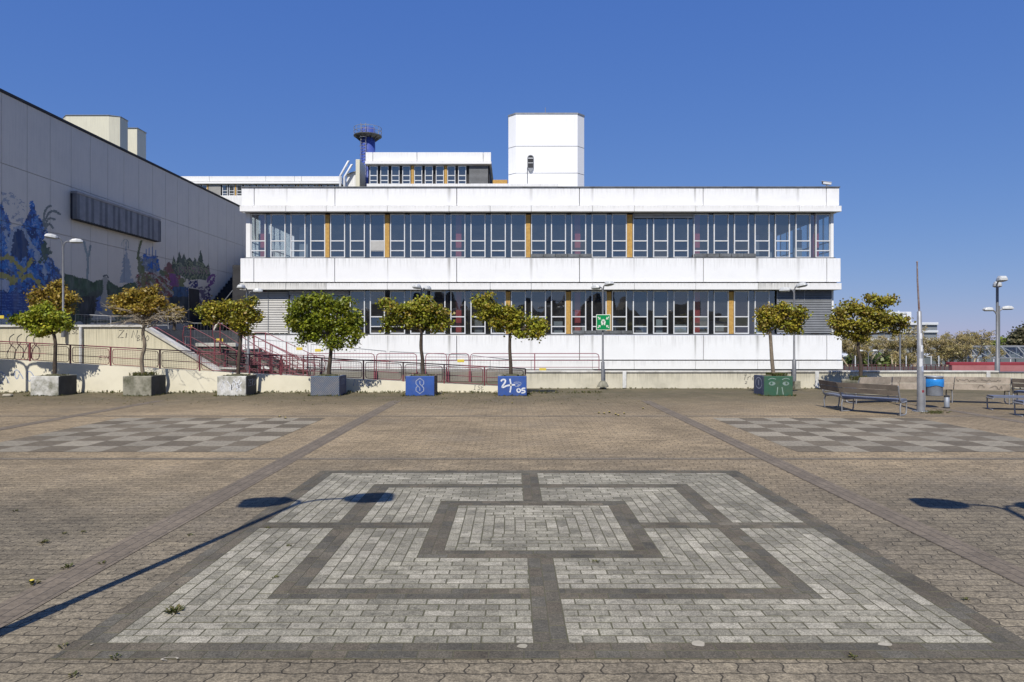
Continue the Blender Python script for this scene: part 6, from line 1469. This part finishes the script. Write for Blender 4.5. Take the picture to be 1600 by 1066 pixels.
# ------------------------------------------------------------------ right-hand background
def bare_tree(label, Y, x, ytop, spread, seed, zb=-3.2, leafy=0, pal=None):
    rr = random.Random(seed); t = thing('bare_tree', label, 'tree', (PX(x, Y), Y, zb), 'bare trees beyond the low wall')
    p = MB(); base = Vector((PX(x, Y), Y, zb)); ht = PH(ytop, Y) - zb; tips = []
    def grow(st, dr, L, r, lv):
        e = st + dr * L; mid = st.lerp(e, 0.5) + Vector((rr.uniform(-1, 1), rr.uniform(-1, 1), 0)) * L * 0.06
        p.tube([tuple(st), tuple(mid), tuple(e)], [r, r * 0.85, r * 0.7], 'twig', 4 if lv > 1 else 6, False); tips.append(e)
        if lv >= 5: return
        for k in range(3 if lv else 4):
            nd_ = (dr + Vector((rr.gauss(0, .55) * spread, rr.gauss(0, .55) * spread, rr.uniform(-.1, .4)))).normalized()
            grow(st.lerp(e, rr.uniform(0.6, 1.0)), nd_, L * rr.uniform(0.58, 0.8), max(r * 0.62, 0.014), lv + 1)
    grow(base, Vector((0, 0, 1)), ht * 0.36, 0.13, 0)
    p.build('trunk', t)
    if leafy:
        r = np.random.default_rng(seed); V, C = leaves([tuple(tips[i]) for i in range(4, len(tips), 5)], [(0.35, 0.35, 0.3)] * len(range(4, len(tips), 5)), leafy, 0.09, pal, r, tuple(t.location))
        np_mesh('crown', V, len(V) // 4, C, 'leaf', t)
BUD = [(0.21, 0.17, 0.115), (0.185, 0.15, 0.10), (0.17, 0.155, 0.09)]
for i, (Y, x, yt, sp, lab) in enumerate(((62, 1330, 520, 1.0, 'bare brown tree beside the building corner'), (70, 1362, 512, 1.0, 'bare brown tree under the planter tree crown'), (66, 1398, 520, 1.0, 'bare brown tree left of the steel mast'), (72, 1428, 515, 1.0, 'bare tree directly behind the steel mast'), (60, 1472, 508, 1.0, 'bare tree right of the distant white block'), (68, 1500, 512, 1.0, 'bare tree in the middle of the right background'), (58, 1518, 504, 0.9, 'tallest bare tree left of the four headed lamp'))):
    bare_tree(lab, Y, x, yt, sp, 40 + i, leafy=90, pal=BUD)
def leafy_far(label, Y, x, clumps, seed, pal, n):
    r = np.random.default_rng(seed); s = Y / F; org = (PX(x, Y), Y, -3.2)
    t = thing('leafy_tree', label, 'tree', org, 'distant leafy trees on the horizon')
    p = MB(); p.tube([(org[0], Y, -3.2), (org[0], Y, 0.5)], [0.3, 0.2], 'bark', 7); p.build('trunk', t)
    V, C = leaves([(PX(a, Y), Y, PH(c, Y)) for a, c, _, _ in clumps], [(u * s, u * s, v * s) for _, _, u, v in clumps], n, 0.5, pal, r, org); np_mesh('crown', V, len(V) // 4, C, 'leaf', t)
DK = [(0.065, 0.062, 0.05), (0.085, 0.075, 0.06), (0.055, 0.06, 0.045)]  # distance haze put into the leaf colour as brownish tones
leafy_far('distant dark tree clump at the right picture edge', 115, 1596, [(1596, 530, 12, 14), (1612, 520, 14, 14), (1585, 540, 9, 8)], 61, DK, 2600)
leafy_far('smaller distant green tree right of the four headed lamp', 118, 1574, [(1572, 537, 10, 7), (1580, 540, 8, 6)], 62, [(0.09, 0.12, 0.03), (0.11, 0.13, 0.035)], 1400)
leafy_far('low distant olive tree left of the four headed lamp', 120, 1535, [(1525, 541, 10, 6), (1542, 543, 10, 5), (1510, 543, 9, 5)], 63, [(0.14, 0.15, 0.05), (0.11, 0.12, 0.045)], 1600)
for k, (x, Y, lab) in enumerate(((1345, 74, 'green shrub between the bare trees near the building corner'), (1385, 76, 'green shrub between the bare trees near the round planter'))):
    leafy_far(lab, Y, x, [(x, 566, 12, 9), (x + 9, 570, 10, 7)], 70 + k, [(0.06, 0.085, 0.035), (0.075, 0.09, 0.04)], 1400)
def far_block():
    Z = 150.0; X = lambda x: PX(x, Z); H = lambda y: PH(y, Z)
    t = thing('distant_block', 'distant stepped white building with grey window bands behind the bare trees', 'building', (X(1420), Z, -3.2))
    p = MB(); p.box(X(1310), X(1464.5), Z, Z + 20, -3.2, H(504.5), 'far_glass')
    p.build('wall', t)
    for (ya, yb_) in ((504, 508), (516.5, 520), (529, 532.5)):
        q = MB(); q.box(X(1309), X(1465), Z - 0.4, Z + 20.2, H(yb_), H(ya), 'far_white', 0.05); q.build('facade_band', t)
    q = MB(); q.box(X(1375), X(1433), Z + 2, Z + 14, H(504) + 0.01, H(486.8), 'far_white', 0.08); q.build('roof_storey', t)
    q = MB(); q.box(X(1395), X(1396.2), Z + 5, Z + 5.3, H(487), H(482), 'far_white'); q.box(X(1424), X(1425.5), Z + 5, Z + 5.3, H(487), H(484), 'far_white'); q.build('aerial', t)
far_block()
def canopy():
    Z = 60.0; X = lambda x: PX(x, Z); H = lambda y: PH(y, Z)
    t = thing('glass_walkway', 'long glazed walkway roof with steel braces at the far right', 'walkway', (X(1600), Z, -3.2))
    x0, x1 = X(1478), X(1760); zr = H(541); ze = H(560)
    g = MB(); g.face([(x0, Z, ze), (x1, Z, ze), (x1, Z + 1.3, zr), (x0, Z + 1.3, zr)], 'glass_clear'); g.face([(x0, Z + 1.3, zr), (x1, Z + 1.3, zr), (x1, Z + 3.4, zr), (x0, Z + 3.4, zr)], 'glass_clear'); g.build('glazing', t)
    p = MB(); n = 11
    p.tube([(x0, Z, ze), (x1, Z, ze)], 0.06, 'galv', 6); p.box(x0, x1, Z + 1.2, Z + 1.4, zr - 0.12, zr + 0.05, 'galv')
    for k in range(n + 1):
        x = x0 + (x1 - x0) * k / n
        p.tube([(x, Z + 0.01, ze), (x, Z + 1.3, zr)], 0.05, 'galv', 5); p.tube([(x, Z, -3.2), (x, Z, ze)], 0.07, 'galv', 6)
        if k < n: p.tube([(x, Z + 1.28, zr - 0.06), (x + (x1 - x0) / n * 0.75, Z + 0.1, ze + 0.05)], 0.04, 'galv', 5)
        p.tube([(x, Z + 3.3, -3.2), (x, Z + 3.3, zr)], 0.06, 'galv', 5)
    p.build('steel_frame', t)
    q = MB(); q.box(x0, x1, Z + 3.5, Z + 3.7, -3.2, H(561), 'far_glass'); q.build('rear_wall', t)
    # red parapet of the lower deck
    Z = 42.0; t = thing('red_parapet', 'red parapet with a pink inner face beyond the low wall', 'wall', (PX(1560, Z), Z, -3.2))
    p = MB(); p.box(PX(1488, Z), PX(1800, Z), Z, Z + 0.3, -3.2, PH(571, Z), 'pink_wall'); p.build('wall_body', t)
    p = MB(); p.box(PX(1486, Z), PX(1800, Z), Z + 0.1, Z + 0.5, PH(571, Z) + 0.002, PH(566.2, Z), 'red_wall', 0.02); p.build('top_band', t)
    t = thing('deck_railing', 'long dark red railing of the lower deck behind the round planter', 'railing', (PX(1400, 40), 40, -3.2))
    p = MB()
    for yy in (570, 573, 576.5): p.tube([(PX(1318, 40), 40, PH(yy, 40)), (PX(1484, 40), 40, PH(yy, 40))], 0.012, 'deck_rail', 5)
    p.build('rail', t)
    for k in range(24):
        q = MB(); x = PX(1320 + k * 7.1, 40); q.box(x - 0.014, x + 0.014, 39.98, 40.02, -3.2, PH(570, 40), 'deck_rail'); q.build('post', t)
    p = MB(); p.box(PX(1310, 44), PX(1484, 44), 44, 44.3, -3.2, PH(573, 44), 'dark_brick'); tag(p.build('deck_wall'), 'dark low wall behind the red deck railing', 'wall')
    # thin white bollard-like posts on the deck
    for k, x in enumerate((1336.5, 1416, 1437.5, 1455, 1467, 1528, 1553, 1579)):
        p = MB(); z = 45.0; p.tube([(PX(x, z), z, -3.2), (PX(x, z), z, PH(561 if x > 1500 else 556, z))], 0.035, 'frame', 6)
        tag(p.build('thin_post'), 'slim pale post on the lower deck', 'post', 'slim pale posts on the lower deck')
    # white van
    Z = 85.0; X = lambda x: PX(x, Z); H = lambda y: PH(y, Z); xc = X(1509); w = 0.98
    t = thing('parked_van', 'small white van far off left of the glazed walkway', 'van', (xc, Z + 2, -3.2))
    p = MB(); p.prism_x([(Z, -2.85), (Z + 4.6, -2.85), (Z + 4.6, -0.85), (Z + 1.1, -0.85), (Z + 0.55, -1.75), (Z + 0.02, -1.95)], xc - w, xc + w, 'van_white'); p.build('body', t)
    p = MB(); p.face([(xc - w * .85, Z + 0.58, -1.68), (xc + w * .85, Z + 0.58, -1.68), (xc + w * .8, Z + 1.02, -0.95), (xc - w * .8, Z + 1.02, -0.95)], 'far_glass'); p.build('windscreen', t)
    for sx in (-1, 1):
        for yy in (0.8, 3.7):
            q = MB(); q.tube([(xc + sx * w * 0.98, Z + yy, -2.87), (xc + sx * w * 0.72, Z + yy, -2.87)], 0.32, 'dark', 14); q.build('wheel', t)
canopy()
def far_sheds():
    Z = 95.0; X = lambda x: PX(x, Z); H = lambda y: PH(y, Z)
    t = thing('flat_roof_shed', 'far low flat roofed row seen between the bare trunks', 'building', (X(1400), Z, -3.2))
    p = MB(); p.box(X(1318), X(1530), Z, Z + 8, -3.2, H(558), 'far_glass'); p.build('wall', t)
    p = MB(); p.box(X(1316), X(1532), Z - 0.3, Z + 8.2, H(558) + 0.002, H(554.5), 'far_white', 0.03); p.build('roof_edge', t)
far_sheds()

# building facing the square from behind the camera; it shows in the lower panes
def back_building():
    t = thing('gabled_row', 'dark gabled row across the square, mirrored in the lower windows', 'building', (0, -30, 0))
    p = MB(); p.box(-30, 30, -42, -30, 0, 5.8, 'dark_brick'); p.build('wall', t)
    rr = random.Random(5); x = -16
    while x < 16:
        w = rr.uniform(1.8, 3.2); h = rr.uniform(1.6, 3.4); p = MB(); a = rr.uniform(0.3, 0.7)
        p.prism_y([(x, 5.802), (x + w, 5.802), (x + w * (a + .12), 5.8 + h), (x + w * (a - .12), 5.8 + h)], -38, -30.5, 'dark_brick'); p.build('roof', t); x += w + rr.uniform(0.2, 0.9)
    for k in range(9):
        p = MB(); p.box(-27 + k * 6, -24 + k * 6, -29.99, -29.9, 0.8, 2.6, 'far_glass', 0.01); p.build('window', t)
back_building()

# ------------------------------------------------------------------ weeds, litter, small things
def tuft_mesh(mb, c, n, h, spread, pal, rr, w=0.012):
    for _ in range(n):
        a = rr.uniform(0, 2 * math.pi); L = h * rr.uniform(0.5, 1.1); s = spread * rr.uniform(0.2, 1); bx_, by_ = c[0] + math.cos(a) * s * 0.4, c[1] + math.sin(a) * s * 0.4
        tx, ty = c[0] + math.cos(a) * s, c[1] + math.sin(a) * s; ww = w * rr.uniform(0.6, 1.4); px_, py_ = -math.sin(a) * ww, math.cos(a) * ww
        mx_, my_ = (bx_ + tx) / 2, (by_ + ty) / 2; col = rr.choice(pal); k = rr.uniform(0.7, 1.2); mb.col = tuple(q * k for q in col)
        mb.face([(bx_, by_, c[2]), (mx_ + px_, my_ + py_, c[2] + L * 0.75), (tx, ty, c[2] + L * rr.uniform(0.6, 1.0)), (mx_ - px_, my_ - py_, c[2] + L * 0.7)], 'weed')
WP = [(0.085, 0.10, 0.02), (0.12, 0.12, 0.025), (0.065, 0.08, 0.018), (0.16, 0.135, 0.045)]
def weeds():
    rr = random.Random(3)
    def at(px_, py_): Z = CZ * F / (py_ - HY); return (PX(px_, Z), Z, 0.009)
    for (x, y, s, lab, grp) in ((272, 959, 1.0, 'largest green weed tuft, on the pale bricks at lower left', None), (105, 889, .75, 'low weed on the dark paving band at the left', None), (69, 850, .7, 'flat weed rosette left of the paving band', None)):
        m_ = MB(); tuft_mesh(m_, at(x, y), 60 if s == 1 else 30, 0.035 * s, 0.075 * s, WP, rr, 0.008); tag(m_.build('weed_tuft'), lab, 'weed', grp)
    for (x, y) in ((99, 836), (131, 833), (160, 882), (299, 838), (419, 827), (452, 855), (430, 905), (25, 800), (180, 1031), (100, 1012), (117, 1058), (930, 880), (1510, 940), (1335, 1030)):
        m_ = MB(); tuft_mesh(m_, at(x, y), 16, 0.016, 0.045, WP, rr, 0.006); tag(m_.build('weed_tuft'), 'small green weed tuft growing out of a paving joint', 'weed', 'small weeds in the paving joints')
    def dandelion(x, y, s, lab, grp=None):
        c = at(x, y); t = thing('dandelion', lab, 'flower', c, grp)
        m_ = MB(); tuft_mesh(m_, c, 14, 0.03 * s, 0.06 * s, WP, rr, 0.01); m_.build('leaf_rosette', t)
        m_ = MB(); m_.lathe((c[0], c[1], c[2] + 0.03 * s), [(0, 0.0), (0.017 * s, 0.004), (0.013 * s, 0.009), (0, 0.011)], 'yellow', 10); m_.build('blossom', t)
    dandelion(50, 916, 1.0, 'single yellow dandelion on the paving at lower left')
    for (x, y) in ((936, 647), (944, 648), (952, 646), (962, 649), (966, 651), (975, 648), (437, 653), (446, 655), (800, 631), (1005, 640)):
        dandelion(x, y, 0.95, 'yellow dandelion in the paving before the low wall', 'dandelions in the paving before the wall')
    # ragged growth along the walls and planters
    m_ = MB()
    for _ in range(900):
        x = rr.uniform(-20, 3); y = YL - abs(rr.gauss(0, 0.28)) - 0.03; tuft_mesh(m_, (x, y, 0.004), rr.randint(2, 5), rr.uniform(0.02, 0.11), 0.07, WP, rr)
    for _ in range(420):
        x = rr.uniform(1, 30); y = YR - abs(rr.gauss(0, 0.15)) - 0.03; tuft_mesh(m_, (x, y, 0.004), rr.randint(2, 5), rr.uniform(0.02, 0.08), 0.06, WP, rr)
    for x0, x1 in ((47, 91), (191, 236), (339, 384), (485, 530), (633, 679), (778, 823), (1194, 1239)):
        for _ in range(70):
            e = rr.random(); X0, X1 = PX(x0, PYF), PX(x1, PYF)
            if e < 0.55: c = (rr.uniform(X0 - .1, X1 + .1), PYF - abs(rr.gauss(0, .06)) - .02, 0.004)
            elif e < 0.8: c = (X1 + abs(rr.gauss(0, .08)) + .02, rr.uniform(PYF, PYF + .9), 0.004)
            else: c = (X0 - abs(rr.gauss(0, .06)) - .02, rr.uniform(PYF, PYF + .9), 0.004)
            tuft_mesh(m_, c, 3, rr.uniform(0.02, 0.08), 0.06, WP, rr)
    for _ in range(160):
        x, y = at(1462 + rr.gauss(0, 9), 645 + rr.gauss(0, 1.2))[:2]; tuft_mesh(m_, (x, y, .006), 3, 0.03, 0.06, WP, rr)
    for _ in range(600):
        x = rr.uniform(-18, 4); y = rr.uniform(18.3, 22.3); tuft_mesh(m_, (x, y, .004), 2, 0.025, 0.05, WP, rr)
    o = m_.build('grass_and_weeds', kind='stuff'); 
    # tufts in the planters
    for (x0, x1, k, lab) in ((47, 91, 18, 'thin grass in the leftmost planter'), (191, 236, 60, 'tall grass in the mossy concrete planter'), (339, 384, 24, 'short grass in the graffiti planter'), (485, 530, 24, 'short grass in the striped planter'), (633, 679, 24, 'short grass in the letter S planter'), (778, 823, 24, 'short grass in the 24 05 planter'), (1194, 1239, 110, 'bright green cushion of grass in the green painted planter')):
        m_ = MB()
        for _ in range(k):
            xx = PX(x0, PYF) + 0.12 + rr.random() * (PX(x1, PYF) - PX(x0, PYF) - 0.24)
            if k > 100: xx = max(xx, PX(1212, PYF))
            tuft_mesh(m_, (xx, PYF + 0.12 + rr.random() * 0.66, 0.60), 5, 0.16 if k == 60 else (0.13 if k > 100 else 0.07), 0.08, WP, rr)
        o = m_.build('planter_grass'); tag(o, lab, 'grass')
    m_ = MB()
    for _ in range(60): tuft_mesh(m_, (cxp - 0.25 + rr.gauss(0, .12), Yp - 0.2 + rr.gauss(0, .15), 0.42), 6, 0.18, 0.1, WP, rr)
    tag(m_.build('planter_grass'), 'green plant cushion in the wide mossy planter ring', 'grass')
    # stone and litter
    c = at(12, 620); m_ = MB(); m_.obox((c[0], c[1], 0.04), (1, 0.1, 0), (-0.1, 1, 0), (0, 0, 1), 0.13, 0.08, 0.045, 'stone', 0.03); tag(m_.build('loose_stone'), 'pale loose stone before the ramp wall at far left', 'stone')
    pts = [(265, 1033, 13, 3), (816, 1013, 8, 3.5), (1091, 1009, 10, 5), (1383, 1010, 11, 3)]
    labs = ['chalky ring mark on the dark border at lower left', 'pale bird dropping stain below the centre strip', 'round pale stain on the dark border right of centre', 'pale curled scrap on the dark border at lower right']
    for (x, y, w, h), lab in zip(pts, labs):
        m_ = MB(); c = at(x, y); rx = w * c[1] / F; ry = h * c[1] * c[1] / (F * CZ); k = 1 if x != 265 else 0
        out = [(c[0] + rx * math.cos(R(a)) * (1 + .1 * math.sin(a * .7)), c[1] + ry * math.sin(R(a)) * (1 + .15 * math.sin(a * 1.3)), 0.0125) for a in range(0, 360, 20)]
        if k: m_.face(out, 'stone')
        else:
            inn = [(c[0] + (q[0] - c[0]) * .75, c[1] + (q[1] - c[1]) * .7, 0.0125) for q in out]
            for i in range(13): m_.face([out[i], out[i + 1], inn[i + 1], inn[i]], 'stone')
        tag(m_.build('paving_stain'), lab, 'stain')
    m_ = MB()
    for _ in range(170):
        y = rr.uniform(3.9, 17); x = rr.uniform(-0.8, 0.8) * y; s = rr.uniform(0.006, 0.016); a = rr.uniform(0, 3.1); z = 0.0155 + rr.uniform(0, .004)
        q = [(x + s * math.cos(a + k * 1.57) * (1 if k % 2 else .5), y + s * math.sin(a + k * 1.57) * (1 if k % 2 else .5), z) for k in range(4)]
        m_.face(q, 'stone' if rr.random() < .35 else 'bark')
    m_.build('scattered_litter', kind='stuff')
weeds()
